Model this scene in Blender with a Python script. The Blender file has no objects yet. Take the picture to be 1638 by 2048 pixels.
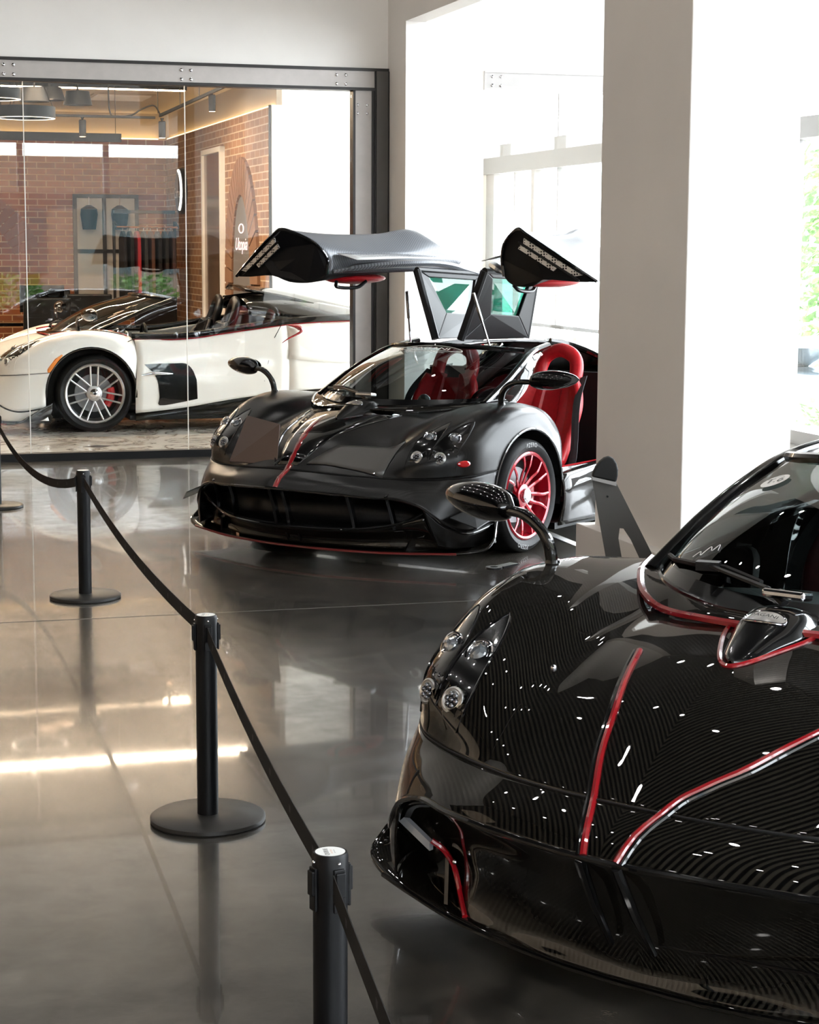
import bpy, bmesh, math, random
from mathutils import Vector, Matrix
from mathutils.bvhtree import BVHTree
random.seed(7)
PI = math.pi
SC = bpy.context.scene
COL = SC.collection
cos, sin, R = math.cos, math.sin, math.radians

# ------------------------------------------------------------------ camera
cam_d = bpy.data.cameras.new('camera'); cam = bpy.data.objects.new('camera', cam_d); COL.objects.link(cam)
cam_d.sensor_fit = 'VERTICAL'; cam_d.sensor_height = 36.0; cam_d.lens = 3800 / 2048 * 36
cam_d.clip_end = 300
cam.matrix_world = Matrix.Translation((0, 0, 1.782)) @ Matrix.Rotation(PI / 2 - .1386, 4, 'X') @ Matrix.Rotation(.0046, 4, 'Z')
SC.camera = cam
# ------------------------------------------------------------------ exposure
vs = SC.view_settings
vs.view_transform = 'Standard'; vs.look = 'None'; vs.gamma = 1; vs.use_curve_mapping = False
vs.exposure = 1.93
# ------------------------------------------------------------------ daylight
world = bpy.data.worlds.new('World'); SC.world = world; world.use_nodes = True
wn = world.node_tree.nodes; wl = world.node_tree.links
bg = wn['Background']; bg.inputs['Color'].default_value = (.90, .95, 1, 1); bg.inputs['Strength'].default_value = 4.2
SUN = bpy.data.lights.new('sun', 'SUN'); SUN.energy = 5; SUN.angle = R(1); SUN.color = (1, .95, .88)
suno = bpy.data.objects.new('sun', SUN); COL.objects.link(suno)
suno.rotation_euler = (R(38), R(12), R(40))

RA = R(16.6)                     # the room is turned against the view
V = 16.016                       # depth of the glass wall (room axis)
def room2w(u, v, z=0):
    return Vector((u * cos(RA) - v * sin(RA), u * sin(RA) + v * cos(RA), z))

# ------------------------------------------------------------------ materials
MATS = {}
def mat(name, col, rough=.5, metal=0, coat=0, coat_rough=.03, emis=None, es=0, spec=.5, trans=0, ior=1.45, alpha=1):
    if name in MATS: return MATS[name]
    m = bpy.data.materials.new(name); m.use_nodes = True
    b = m.node_tree.nodes['Principled BSDF']
    b.inputs['Base Color'].default_value = (*col, 1)
    b.inputs['Roughness'].default_value = rough
    b.inputs['Metallic'].default_value = metal
    b.inputs['Coat Weight'].default_value = coat
    b.inputs['Coat Roughness'].default_value = coat_rough
    b.inputs['Specular IOR Level'].default_value = spec
    b.inputs['Transmission Weight'].default_value = trans
    b.inputs['IOR'].default_value = ior
    if emis: b.inputs['Emission Color'].default_value = (*emis, 1); b.inputs['Emission Strength'].default_value = es
    MATS[name] = m
    return m
def N(m, t, **kw):
    n = m.node_tree.nodes.new(t)
    for k, v in kw.items(): setattr(n, k, v)
    return n
def Lk(m, a, b): m.node_tree.links.new(a, b)
def bsdf(m): return m.node_tree.nodes['Principled BSDF']
def ramp(m, fac, stops):
    r = N(m, 'ShaderNodeValToRGB'); e = r.color_ramp.elements
    while len(e) < len(stops): e.new(.5)
    for el, (p, c) in zip(e, stops): el.position = p; el.color = (*c, 1)
    Lk(m, fac, r.inputs['Fac']); return r
def noise(m, scale, detail=3, rough=.5, co='Object', vec=None, dist=0):
    n = N(m, 'ShaderNodeTexNoise'); n.inputs['Scale'].default_value = scale; n.inputs['Detail'].default_value = detail
    n.inputs['Roughness'].default_value = rough; n.inputs['Distortion'].default_value = dist
    if vec is None:
        tc = N(m, 'ShaderNodeTexCoord'); vec = tc.outputs[co]
    Lk(m, vec, n.inputs['Vector']); return n
def bump(m, h, strength=.1, dist=.01):
    b = N(m, 'ShaderNodeBump'); b.inputs['Strength'].default_value = strength; b.inputs['Distance'].default_value = dist
    Lk(m, h, b.inputs['Height']); Lk(m, b.outputs['Normal'], bsdf(m).inputs['Normal']); return b

def speckled(name, col, rough, amt=.08, scale=30, **k):
    m = mat(name, col, rough, **k)
    n = noise(m, scale, 4)
    c0 = tuple(max(0, c * (1 - amt)) for c in col); c1 = tuple(min(1, c * (1 + amt)) for c in col)
    r = ramp(m, n.outputs['Fac'], [(.3, c0), (.7, c1)])
    Lk(m, r.outputs['Color'], bsdf(m).inputs['Base Color']); return m

def carbon(name, dark, light, freq, rough, coat, coat_rough=.02, kx=1.0, ky=.9):
    """woven carbon: fine diagonal bands mirrored about the centre line"""
    m = mat(name, dark, rough, coat=coat, coat_rough=coat_rough)
    tc = N(m, 'ShaderNodeTexCoord'); sx = N(m, 'ShaderNodeSeparateXYZ'); Lk(m, tc.outputs['Object'], sx.inputs[0])
    ab = N(m, 'ShaderNodeMath', operation='ABSOLUTE'); Lk(m, sx.outputs['Y'], ab.inputs[0])
    mx = N(m, 'ShaderNodeMath', operation='MULTIPLY'); Lk(m, sx.outputs['X'], mx.inputs[0]); mx.inputs[1].default_value = kx
    my = N(m, 'ShaderNodeMath', operation='MULTIPLY'); Lk(m, ab.outputs[0], my.inputs[0]); my.inputs[1].default_value = ky
    ad = N(m, 'ShaderNodeMath', operation='ADD'); Lk(m, mx.outputs[0], ad.inputs[0]); Lk(m, my.outputs[0], ad.inputs[1])
    mz = N(m, 'ShaderNodeMath', operation='MULTIPLY_ADD'); Lk(m, sx.outputs['Z'], mz.inputs[0]); mz.inputs[1].default_value = .35; Lk(m, ad.outputs[0], mz.inputs[2])
    mf = N(m, 'ShaderNodeMath', operation='MULTIPLY'); Lk(m, mz.outputs[0], mf.inputs[0]); mf.inputs[1].default_value = freq
    s = N(m, 'ShaderNodeMath', operation='SINE'); Lk(m, mf.outputs[0], s.inputs[0])
    r = ramp(m, s.outputs[0], [(.0, dark), (.35, light)])
    mr = N(m, 'ShaderNodeMapRange'); Lk(m, s.outputs[0], mr.inputs['Value']); mr.inputs['From Min'].default_value = -1
    m.node_tree.links.remove(r.inputs['Fac'].links[0]); Lk(m, mr.outputs['Result'], r.inputs['Fac'])
    r.color_ramp.elements[0].position = .3; r.color_ramp.elements[1].position = .7
    Lk(m, r.outputs['Color'], bsdf(m).inputs['Base Color'])
    return m

CARB_G = carbon('gloss_carbon', (.0004, .0004, .0004), (.0125, .0108, .0082), 560, .5, 1.0, .012)
bsdf(CARB_G).inputs['Specular IOR Level'].default_value = .03
CARB_M = carbon('matte_carbon', (.0030, .0029, .0028), (.0075, .0071, .0070), 700, .27, .0)
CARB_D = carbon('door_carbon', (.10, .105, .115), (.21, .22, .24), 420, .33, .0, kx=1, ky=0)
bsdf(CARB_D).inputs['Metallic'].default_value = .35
bsdf(CARB_M).inputs['Specular IOR Level'].default_value = .38
BLACK_G = mat('gloss_black', (.0018, .0018, .002), .2, coat=1, spec=.2)
BLACK_M = mat('matte_black', (.0035, .0035, .004), .55, spec=.3)
BLACK_S = speckled('satin_black_paint', (.0040, .0040, .0048), .36, .1, 60, spec=.3)
RUBBER = speckled('tyre_rubber', (.006, .006, .0065), .6, .15, 40, spec=.35)
RED_P = mat('red_paint', (.24, .004, .008), .2, coat=1)
RED_W = mat('red_anodised', (.34, .005, .016), .25, metal=.35, coat=.6)
RED_L = speckled('red_leather', (.40, .008, .013), .38, .12, 55)
RED_LD = speckled('dark_red_leather', (.13, .010, .016), .42, .12, 55)
CHROME = mat('chrome', (.75, .75, .78), .08, metal=1)
ALU = speckled('brushed_aluminium', (.62, .61, .60), .3, .05, 90, metal=1)
WHITE_C = speckled('pearl_white_paint', (.86, .83, .79), .28, .015, 8, coat=.8)
LENS = mat('lamp_lens', (.55, .58, .62), .05, coat=1, trans=.5)
AMBER = mat('amber_lens', (.85, .25, .03), .25, coat=1)
REDLENS = mat('red_lens', (.55, .01, .015), .15, coat=1)
SEATBELT = speckled('seatbelt_webbing', (.03, .032, .035), .8, .2, 150)
CALIPER = mat('red_caliper', (.5, .012, .015), .3, coat=.5)
SILVERM = mat('satin_silver', (.55, .55, .56), .3, metal=.9)
TAN = speckled('tan_leather', (.45, .25, .20), .5, .1, 40)
def glassmat(name, tint, refl_ior=1.5, dark=0.0, rough=0.0):
    """thin architectural/auto pane: fresnel mirror over a tinted see-through sheet"""
    m = bpy.data.materials.new(name); m.use_nodes = True; nt = m.node_tree
    for n in list(nt.nodes): nt.nodes.remove(n)
    out = nt.nodes.new('ShaderNodeOutputMaterial'); tr = nt.nodes.new('ShaderNodeBsdfTransparent'); gl = nt.nodes.new('ShaderNodeBsdfGlossy')
    tr.inputs['Color'].default_value = (*tint, 1); gl.inputs['Roughness'].default_value = rough
    gl.inputs['Color'].default_value = (1, 1, 1, 1)
    fr = nt.nodes.new('ShaderNodeFresnel'); fr.inputs['IOR'].default_value = refl_ior
    geo = nt.nodes.new('ShaderNodeNewGeometry')   # keep the same fresnel on both faces of a pane
    io = nt.nodes.new('ShaderNodeMix'); io.data_type = 'FLOAT'; io.inputs[2].default_value = refl_ior; io.inputs[3].default_value = 1 / refl_ior
    nt.links.new(geo.outputs['Backfacing'], io.inputs[0]); nt.links.new(io.outputs[0], fr.inputs['IOR'])
    mx = nt.nodes.new('ShaderNodeMixShader')
    nt.links.new(fr.outputs[0], mx.inputs[0]); nt.links.new(tr.outputs[0], mx.inputs[1]); nt.links.new(gl.outputs[0], mx.inputs[2])
    nt.links.new(mx.outputs[0], out.inputs[0]); MATS[name] = m
    return m
GLASS = glassmat('pane_glass', (.94, .955, .95), 1.5)
GLASS_CLEAR = glassmat('clear_pane', (.97, .98, .98), 1.3)
GLASS_WS = glassmat('windscreen_glass', (.25, .29, .285), 1.7)
GLASS_GR = glassmat('green_tinted_glass', (.12, .30, .25), 1.45)
GLASS_DK = glassmat('dark_tinted_glass', (.18, .2, .2), 1.6)

def mesh_grid_mat(name, col, hole, scale, metal=.6, rough=.35):
    m = mat(name, col, rough, metal=metal)
    tc = N(m, 'ShaderNodeTexCoord'); v = N(m, 'ShaderNodeTexVoronoi'); v.inputs['Scale'].default_value = scale; v.inputs['Randomness'].default_value = .15
    Lk(m, tc.outputs['Object'], v.inputs['Vector'])
    r = ramp(m, v.outputs['Distance'], [(.30, hole), (.42, col)])
    Lk(m, r.outputs['Color'], bsdf(m).inputs['Base Color']); return m
MESH_G = mesh_grid_mat('grille_mesh', (.006, .006, .0065), (.0008, .0008, .0008), 95)
MESH_V = mesh_grid_mat('vent_mesh', (.62, .60, .58), (.01, .01, .01), 62, metal=.8)

# floor: polished concrete with mottling, a long saw joint and dust marks
FLOOR = mat('polished_concrete', (.1, .1, .1), .14)
def _floor():
    m = FLOOR; tc = N(m, 'ShaderNodeTexCoord'); O = tc.outputs['Object']
    n1 = noise(m, .55, 6, .6, vec=O, dist=.6); n2 = noise(m, 7, 8, .7, vec=O, dist=.4)
    mx = N(m, 'ShaderNodeMix', data_type='FLOAT'); mx.inputs[0].default_value = .45
    Lk(m, n1.outputs['Fac'], mx.inputs[2]); Lk(m, n2.outputs['Fac'], mx.inputs[3])
    r = ramp(m, mx.outputs[0], [(.36, (.010, .0095, .009)), (.45, (.030, .0275, .024)), (.54, (.062, .055, .046)), (.66, (.13, .113, .092))])
    n3 = noise(m, 130, 3, .6, vec=O)
    r3 = ramp(m, n3.outputs['Fac'], [(.35, (.82, .82, .82)), (.75, (1.12, 1.12, 1.12))])
    mm = N(m, 'ShaderNodeMix', data_type='RGBA', blend_type='MULTIPLY'); mm.inputs[0].default_value = 1
    Lk(m, r.outputs['Color'], mm.inputs[6]); Lk(m, r3.outputs['Color'], mm.inputs[7])
    Lk(m, mm.outputs[2], bsdf(m).inputs['Base Color'])
    rr = N(m, 'ShaderNodeMapRange'); Lk(m, n1.outputs['Fac'], rr.inputs['Value']); rr.inputs['To Min'].default_value = .16; rr.inputs['To Max'].default_value = .30
    Lk(m, rr.outputs[0], bsdf(m).inputs['Roughness'])
    nb = noise(m, 1.6, 8, .68, vec=O); bump(m, nb.outputs['Fac'], .30, .006)
    cwr = N(m, 'ShaderNodeMapRange'); Lk(m, mx.outputs[0], cwr.inputs['Value']); cwr.inputs['From Min'].default_value = .36; cwr.inputs['From Max'].default_value = .64; cwr.inputs['To Min'].default_value = .15; cwr.inputs['To Max'].default_value = .68; Lk(m, cwr.outputs[0], bsdf(m).inputs['Coat Weight']); bsdf(m).inputs['Coat Roughness'].default_value = .035; bsdf(m).inputs['Specular IOR Level'].default_value = .35
_floor()
WALLW = speckled('white_wall_paint', (.90, .875, .84), .6, .02, 3)
WALLB = speckled('warm_white_paint', (.80, .765, .73), .7, .03, 1.3)
CEIL_D = speckled('dark_ceiling', (.007, .007, .0075), .9, .2, 2)
CEIL_W = speckled('white_ceiling_paint', (.78, .77, .75), .8, .02, 2)
CEIL_C = speckled('beige_ceiling_paint', (.42, .35, .27), .8, .03, 2)
FRAME = speckled('bronze_metal_frame', (.46, .43, .41), .42, .04, 12, metal=.3)
FRAME_D = speckled('dark_bronze_metal', (.035, .033, .033), .4, .1, 12, metal=.4)
LAMP_W = mat('lamp_glow', (1, .95, .85), .5, emis=(1, .93, .82), es=8)
SPOT_W = mat('spot_glow', (1, .98, .95), .5, emis=(1, .97, .93), es=45)
COVE = mat('cove_glow', (1, .8, .4), .5, emis=(1, .66, .28), es=2.2)
RINGL = mat('ring_glow', (1, .85, .7), .5, emis=(1, .80, .62), es=3)

def _brick(name, c1, c2, mortar, axis):
    m = mat(name, c1, .8)
    tc = N(m, 'ShaderNodeTexCoord'); sx = N(m, 'ShaderNodeSeparateXYZ'); Lk(m, tc.outputs['Object'], sx.inputs[0])
    cb = N(m, 'ShaderNodeCombineXYZ'); Lk(m, sx.outputs[axis], cb.inputs[0]); Lk(m, sx.outputs['Z'], cb.inputs[1])
    b = N(m, 'ShaderNodeTexBrick'); Lk(m, cb.outputs[0], b.inputs['Vector'])
    b.inputs['Color1'].default_value = (*c1, 1); b.inputs['Color2'].default_value = (*c2, 1); b.inputs['Mortar'].default_value = (*mortar, 1)
    b.inputs['Scale'].default_value = 1; b.inputs['Mortar Size'].default_value = .007; b.inputs['Brick Width'].default_value = .25; b.inputs['Row Height'].default_value = .083
    b.inputs['Bias'].default_value = -.2
    Lk(m, b.outputs['Color'], bsdf(m).inputs['Base Color']); bump(m, b.outputs['Fac'], -.4, .01)
    return m
BRICK = _brick('red_brick', (.36, .115, .040), (.22, .068, .028), (.60, .38, .20), 'X')
BRICK_S = _brick('brown_brick', (.33, .17, .085), (.20, .11, .075), (.55, .42, .29), 'Y')
def _marble():
    m = mat('veined_marble', (.6, .55, .5), .08)
    n = noise(m, 1.3, 6, .6, dist=1.6); r = ramp(m, n.outputs['Fac'], [(.44, (.70, .66, .61)), (.497, (.36, .30, .25)), (.53, (.72, .68, .63))])
    Lk(m, r.outputs['Color'], bsdf(m).inputs['Base Color']); return m
MARBLE = _marble()
LEAF = speckled('leaf_green', (.13, .28, .06), .5, .5, 9)
ASPH = speckled('asphalt', (.30, .30, .30), .85, .15, 5)

# ------------------------------------------------------------------ mesh helpers
def link(name, me, m=None, parent=None, smooth=True, loc=None, rz=None):
    o = bpy.data.objects.new(name, me); COL.objects.link(o)
    if m is not None and not me.materials: me.materials.append(m)
    if parent is not None: o.parent = parent
    if loc is not None: o.location = loc
    if rz is not None: o.rotation_euler = (0, 0, rz)
    if smooth:
        for p in me.polygons: p.use_smooth = True
    return o
class MB:
    def __init__(s): s.v = []; s.f = []
    def add(s, vs, fs):
        k = len(s.v); s.v += [tuple(x) for x in vs]; s.f += [tuple(i + k for i in f) for f in fs]; return s
    def box(s, x0, x1, y0, y1, z0, z1):
        vs = [(x, y, z) for z in (z0, z1) for y in (y0, y1) for x in (x0, x1)]
        return s.add(vs, [(0, 2, 3, 1), (4, 5, 7, 6), (0, 1, 5, 4), (2, 6, 7, 3), (0, 4, 6, 2), (1, 3, 7, 5)])
    def obox(s, c, ax, ay, az):
        c, ax, ay, az = map(Vector, (c, ax, ay, az))
        vs = [c + ax * i + ay * j + az * k for k in (-1, 1) for j in (-1, 1) for i in (-1, 1)]
        return s.add(vs, [(0, 2, 3, 1), (4, 5, 7, 6), (0, 1, 5, 4), (2, 6, 7, 3), (0, 4, 6, 2), (1, 3, 7, 5)])
    def tube(s, pts, r, n=8, closed=False, flat=1.0, up=None, caps=True):
        pts = [Vector(p) for p in pts]; m = len(pts); k = len(s.v)
        rr = r if isinstance(r, (list, tuple)) else [r] * m
        prev = None
        for i, p in enumerate(pts):
            a = pts[(i - 1) % m] if (closed or i) else p; b = pts[(i + 1) % m] if (closed or i < m - 1) else p
            t = (b - a)
            if t.length < 1e-9: t = Vector((0, 0, 1))
            t.normalize()
            ref = Vector(up) if up is not None else (prev if prev is not None else (Vector((0, 0, 1)) if abs(t.z) < .9 else Vector((1, 0, 0))))
            x = ref - t * ref.dot(t)
            if x.length < 1e-6: x = t.orthogonal()
            x.normalize(); y = t.cross(x); prev = x
            for j in range(n):
                an = 2 * PI * j / n
                s.v.append(tuple(p + (x * cos(an) * flat + y * sin(an)) * rr[i]))
        q = m if closed else m - 1
        for i in range(q):
            for j in range(n):
                a = k + i * n + j; b = k + i * n + (j + 1) % n; c = k + ((i + 1) % m) * n + (j + 1) % n; d = k + ((i + 1) % m) * n + j
                s.f.append((a, b, c, d))
        if caps and not closed:
            s.f.append(tuple(k + j for j in reversed(range(n)))); s.f.append(tuple(k + (m - 1) * n + j for j in range(n)))
        return s
    def lathe(s, prof, n=24, c=(0, 0, 0), axis='Z', cap=True):
        k = len(s.v); c = Vector(c)
        for (r, h) in prof:
            for j in range(n):
                a = 2 * PI * j / n
                p = {'Z': (r * cos(a), r * sin(a), h), 'Y': (r * cos(a), h, r * sin(a)), 'X': (h, r * cos(a), r * sin(a))}[axis]
                s.v.append(tuple(c + Vector(p)))
        for i in range(len(prof) - 1):
            for j in range(n):
                s.f.append((k + i * n + j, k + i * n + (j + 1) % n, k + (i + 1) * n + (j + 1) % n, k + (i + 1) * n + j))
        if cap:
            s.f.append(tuple(k + j for j in reversed(range(n)))); e = k + (len(prof) - 1) * n; s.f.append(tuple(e + j for j in range(n)))
        return s
    def prism(s, poly, off):
        """polygon (3D points) swept by a vector"""
        k = len(s.v); n = len(poly); off = Vector(off)
        s.v += [tuple(p) for p in poly] + [tuple(Vector(p) + off) for p in poly]
        s.f.append(tuple(k + i for i in reversed(range(n)))); s.f.append(tuple(k + n + i for i in range(n)))
        for i in range(n): s.f.append((k + i, k + (i + 1) % n, k + n + (i + 1) % n, k + n + i))
        return s
    def ball(s, c, r, sx=1, sy=1, sz=1, n=16, m=10):
        k = len(s.v); c = Vector(c)
        for i in range(m + 1):
            t = PI * i / m
            for j in range(n):
                a = 2 * PI * j / n
                s.v.append((c.x + r * sx * sin(t) * cos(a), c.y + r * sy * sin(t) * sin(a), c.z + r * sz * cos(t)))
        for i in range(m):
            for j in range(n):
                s.f.append((k + i * n + j, k + (i + 1) * n + j, k + (i + 1) * n + (j + 1) % n, k + i * n + (j + 1) % n))
        return s
    def build(s, name, m, parent=None, smooth=False, loc=None, rz=None, bevel=0, auto=True):
        me = bpy.data.meshes.new(name); me.from_pydata(s.v, [], s.f); me.validate()
        bm = bmesh.new(); bm.from_mesh(me); bmesh.ops.recalc_face_normals(bm, faces=bm.faces)
        if smooth:
            for f in bm.faces: f.smooth = True
            for e in bm.edges:
                if len(e.link_faces) == 2 and e.calc_face_angle(0) > R(38): e.smooth = False
        bm.to_mesh(me); bm.free()
        o = link(name, me, m, parent, False, loc, rz)
        if bevel:
            md = o.modifiers.new('bevel', 'BEVEL'); md.width = bevel; md.segments = 2; md.limit_method = 'ANGLE'
        return o

def cr(p0, p1, p2, p3, t):
    return .5 * ((2 * p1) + (p2 - p0) * t + (2 * p0 - 5 * p1 + 4 * p2 - p3) * t * t + (3 * p1 - p0 - 3 * p2 + p3) * t * t * t)
def curve(pts, k=6, closed=False):
    P = [Vector(p) for p in pts]; n = len(P); out = []
    for i in range(n if closed else n - 1):
        if closed: a, b, c, d = P[(i - 1) % n], P[i], P[(i + 1) % n], P[(i + 2) % n]
        else:
            b, c = P[i], P[i + 1]; a = P[i - 1] if i else b * 2 - c; d = P[i + 2] if i + 2 < n else c * 2 - b
        for j in range(k): out.append(cr(a, b, c, d, j / k))
    if not closed: out.append(P[-1])
    return out
def dense(ctrl, kr, kc):
    rows = [curve(r, kc) for r in ctrl]
    cols = [curve([rows[i][j] for i in range(len(rows))], kr) for j in range(len(rows[0]))]
    return [[cols[j][i] for j in range(len(cols))] for i in range(len(cols[0]))]
def mir(ctrl):
    """half grid whose first column lies on y=0 -> full grid"""
    return [[(p[0], -p[1], p[2]) for p in reversed(r[1:])] + list(r) for r in ctrl]
def flipy(ctrl): return [[(p[0], -p[1], p[2]) for p in r] for r in ctrl]
def grid_mesh(name, G, up=None, thick=0):
    nr, nc = len(G), len(G[0]); v = [tuple(p) for r in G for p in r]
    f = [(i * nc + j, i * nc + j + 1, (i + 1) * nc + j + 1, (i + 1) * nc + j) for i in range(nr - 1) for j in range(nc - 1)]
    me = bpy.data.meshes.new(name); me.from_pydata(v, [], f)
    return me
def patch(name, ctrl, m, parent=None, kr=6, kc=5, mirror=False, thick=.006, label=None):
    if mirror: ctrl = mir(ctrl)
    G = dense(ctrl, kr, kc); me = grid_mesh(name, G)
    o = link(name, me, m, parent)
    if thick:
        md = o.modifiers.new('s', 'SOLIDIFY'); md.thickness = thick; md.offset = 0
    if label: o['label'] = label
    o['_g'] = 1; del o['_g']
    return o, G
def bvh_of(Gs):
    v = []; f = []
    for G in Gs:
        k = len(v); nr, nc = len(G), len(G[0]); v += [Vector(p) for r in G for p in r]
        f += [(k + i * nc + j, k + i * nc + j + 1, k + (i + 1) * nc + j + 1, k + (i + 1) * nc + j) for i in range(nr - 1) for j in range(nc - 1)]
    return BVHTree.FromPolygons(v, f)
def drop(bv, x, y, off=0, z0=2.5):
    """point on the skin below (x, y), pushed out along the normal"""
    h, n, _, _ = bv.ray_cast(Vector((x, y, z0)), Vector((0, 0, -1)))
    if h is None:
        h, n, _, _ = bv.find_nearest(Vector((x, y, .7)))
    if n.z < 0: n = -n
    return h + n * off, n
def thing(name, label, cat, loc=(0, 0, 0), rz=0, group=None):
    o = bpy.data.objects.new(name, None); COL.objects.link(o); o.location = loc; o.rotation_euler = (0, 0, rz); o.empty_display_size = .1
    o['label'] = label; o['category'] = cat
    if group: o['group'] = group
    return o
def tag(o, label, cat, group=None, kind=None):
    o['label'] = label; o['category'] = cat
    if group: o['group'] = group
    if kind: o['kind'] = kind
    return o
def struct(mb, name, m, label=None, bevel=0, smooth=False):
    o = mb.build(name, m, None, smooth, (0, 0, 0), RA, bevel); o['kind'] = 'structure'
    if label: o['label'] = label
    return o
def sub(mb, name, m, parent, label=None, smooth=False, bevel=0):
    o = mb.build(name, m, parent, smooth, bevel=bevel)
    if label: o['label'] = label
    return o
def text_verts(s, size, shear=0, extrude=0, font_scale=1, align='CENTER', spacing=1):
    cu = bpy.data.curves.new('t', 'FONT'); cu.body = s; cu.size = size; cu.shear = shear; cu.align_x = align; cu.align_y = 'CENTER'; cu.extrude = extrude
    cu.space_character = spacing
    ob = bpy.data.objects.new('t', cu); COL.objects.link(ob)
    bpy.context.view_layer.update()
    me = bpy.data.meshes.new_from_object(ob.evaluated_get(bpy.context.evaluated_depsgraph_get()))
    v = [tuple(x.co) for x in me.vertices]; f = [tuple(p.vertices) for p in me.polygons]
    bpy.data.objects.remove(ob); bpy.data.curves.remove(cu); bpy.data.meshes.remove(me)
    return v, f
def text_plane(name, s, size, org, ax, ay, m, parent=None, fn=None, sx=1, **k):
    """lettering laid on the plane (org, ax, ay) or wrapped by fn"""
    v, f = text_verts(s, size, **k); org, ax, ay = Vector(org), Vector(ax).normalized(), Vector(ay).normalized()
    nz = ax.cross(ay)
    P = [org + ax * (a * sx) + ay * b + nz * c for a, b, c in v]
    if fn: P = [fn(p) for p in P]
    me = bpy.data.meshes.new(name); me.from_pydata([tuple(p) for p in P], [], f)
    return link(name, me, m, parent, False)

# ================================================================== THE SHELL
HT = 6.8
struct(MB().box(-6, 12, -4, V + .02, -.12, 0), 'floor', FLOOR)
struct(MB().box(-6, 12, V + .02, 29, -.12, .05), 'floor', MARBLE)
jt = MB().tube([(-2, 9.12, .0005), (2.85, 9.03, .0005), (4.0, 9.01, .0005)], .004, 6, flat=.25)
struct(jt, 'trim_1', mat('joint_filler', (.08, .075, .068), .7))
struct(MB().box(4.19, 4.25, 9.9, 12.6, .0, .003), 'trim_2', mat('pale_line', (.75, .74, .72), .5), 'pale strip on the floor beside the pillar')
# diamond insets in the pale marble
ds = MB()
for (u, v) in [(2.10, 16.55), (3.9, 16.55)]:
    ds.add([(u - .13, v, .0525), (u, v - .1, .0525), (u + .13, v, .0525), (u, v + .1, .0525)], [(0, 1, 2, 3)])
struct(ds, 'trim_3', mat('dark_inlay', (.05, .045, .045), .2), 'dark diamond inset in the pale marble floor')
struct(MB().box(-6, 4.24, V - .05, V + .06, 0, .062), 'trim_4', BLACK_M, 'black floor track below the glass wall')
# ceilings
struct(MB().box(-6, 8.5, -4, V + .12, HT, HT + .1), 'ceiling', CEIL_D)
struct(MB().box(-6, 4.5, V + .12, 27, 3.6, 3.7), 'ceiling', CEIL_C)
struct(MB().box(4.5, 7.4, V + .12, 22, 4.1, 4.2), 'ceiling', CEIL_W)
# walls of the main hall
struct(MB().box(-6.1, -6, -4, 27, 0, 4.2), 'wall_left', speckled('warm_tan_wall', (.62, .47, .33), .6, .04, 3))  # unseen wall, tinted tan to give warm reflections in cars and floor
struct(MB().box(-6.1, -6, -4, 27, 4.2, HT), 'wall_left', CEIL_D)  # unseen upper wall, made dark to keep haze off the black cars
struct(MB().box(-6, 4.553, V - .04, V + .12, 3.287, HT), 'wall_front', WALLW)
struct(MB().box(4.553, 4.73, 15.44, V + .3, 0, HT), 'wall_pier', WALLB)
struct(MB().box(4.553, 4.73, 2.0, 15.44, 3.63, 4.6), 'wall_lintel', WALLB)
struct(MB().box(4.553, 4.73, 2.0, 15.44, 4.6, HT), 'wall_lintel', CEIL_D)  # unseen upper lintel, made dark so the bonnets reflect less white
struct(MB().box(4.73, 5.42, V - .04, V + .12, 0, HT), 'wall_front', WALLW)
struct(MB().box(5.42, 8.4, V - .04, V + .12, 3.30, HT), 'wall_front', WALLW)
pil = MB().box(4.0, 4.6, 8.66, 9.79, 0, HT); struct(pil, 'wall_pillar', WALLB, bevel=.006)
struct(MB().box(3.92, 4.68, 8.58, 9.87, 0, .25), 'baseboard_pillar', WALLB, bevel=.004)
# rear wall behind the camera with two bands of windows
rw = MB().box(-6, -1.5, -4.1, -4, 0, HT).box(6.4, 8.5, -4.1, -4, 0, HT).box(-1.5, 6.4, -4.1, -4, 0, .55).box(-1.5, 6.4, -4.1, -4, 2.45, 2.75).box(-1.5, 6.4, -4.1, -4, 3.65, HT)
for i in range(6): u = -1.5 + i * 1.58; rw.box(u - .05, u + .05, -4.1, -4, .55, 3.65)
struct(rw, 'wall_rear', WALLW)
struct(MB().box(-1.5, 6.4, -4.06, -4.04, .55, 3.65), 'window_4', GLASS_CLEAR)
# right window wall
ww = MB().box(8.4, 8.55, -4, V, 0, .12).box(8.4, 8.55, -4, V, 5.2, HT).box(8.34, 8.55, -4, V, 2.77, 2.96)
for i in range(11): v = -4 + i * 2.0; ww.box(8.4, 8.52, v - .05, v + .05, .12, 5.2)
struct(ww, 'window_3', mat('white_frame', (.34, .335, .33), .5), 'white window frames along the right side')
struct(MB().box(8.45, 8.47, -4, V, .12, 5.2), 'window_3', GLASS_CLEAR)

# ------------------------------------------------------------------ glass partition
hb = MB().box(-6, 4.428, V - .06, V + .08, 3.125, 3.262); w1 = struct(hb, 'window_1', FRAME, 'bronze header beam of the glass partition')
sub(MB().box(-6, 4.553, V - .075, V + .09, 3.262, 3.287), 'top_edge', FRAME_D, w1)
sub(MB().box(-6, 4.428, V - .07, V + .085, 3.100, 3.125), 'bottom_edge', FRAME_D, w1)
bl = MB()
bolts = [(u, z) for u0 in (-1.3, .0, 1.32, 2.767, 4.095) for u in (u0, u0 + .08) for z in (3.225, 3.150)]
for i, (u, z) in enumerate(bolts + [(4.285, 2.98), (4.365, 2.98), (4.285, 2.91), (4.365, 2.91)]):
    yy = V - .062 if i < len(bolts) else V - .045
    sub(MB().lathe([(.013, 0), (.013, -.004), (.009, -.007)], 12, (u, yy, z), 'Y'), 'bolt', CHROME, w1, smooth=True)
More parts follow.
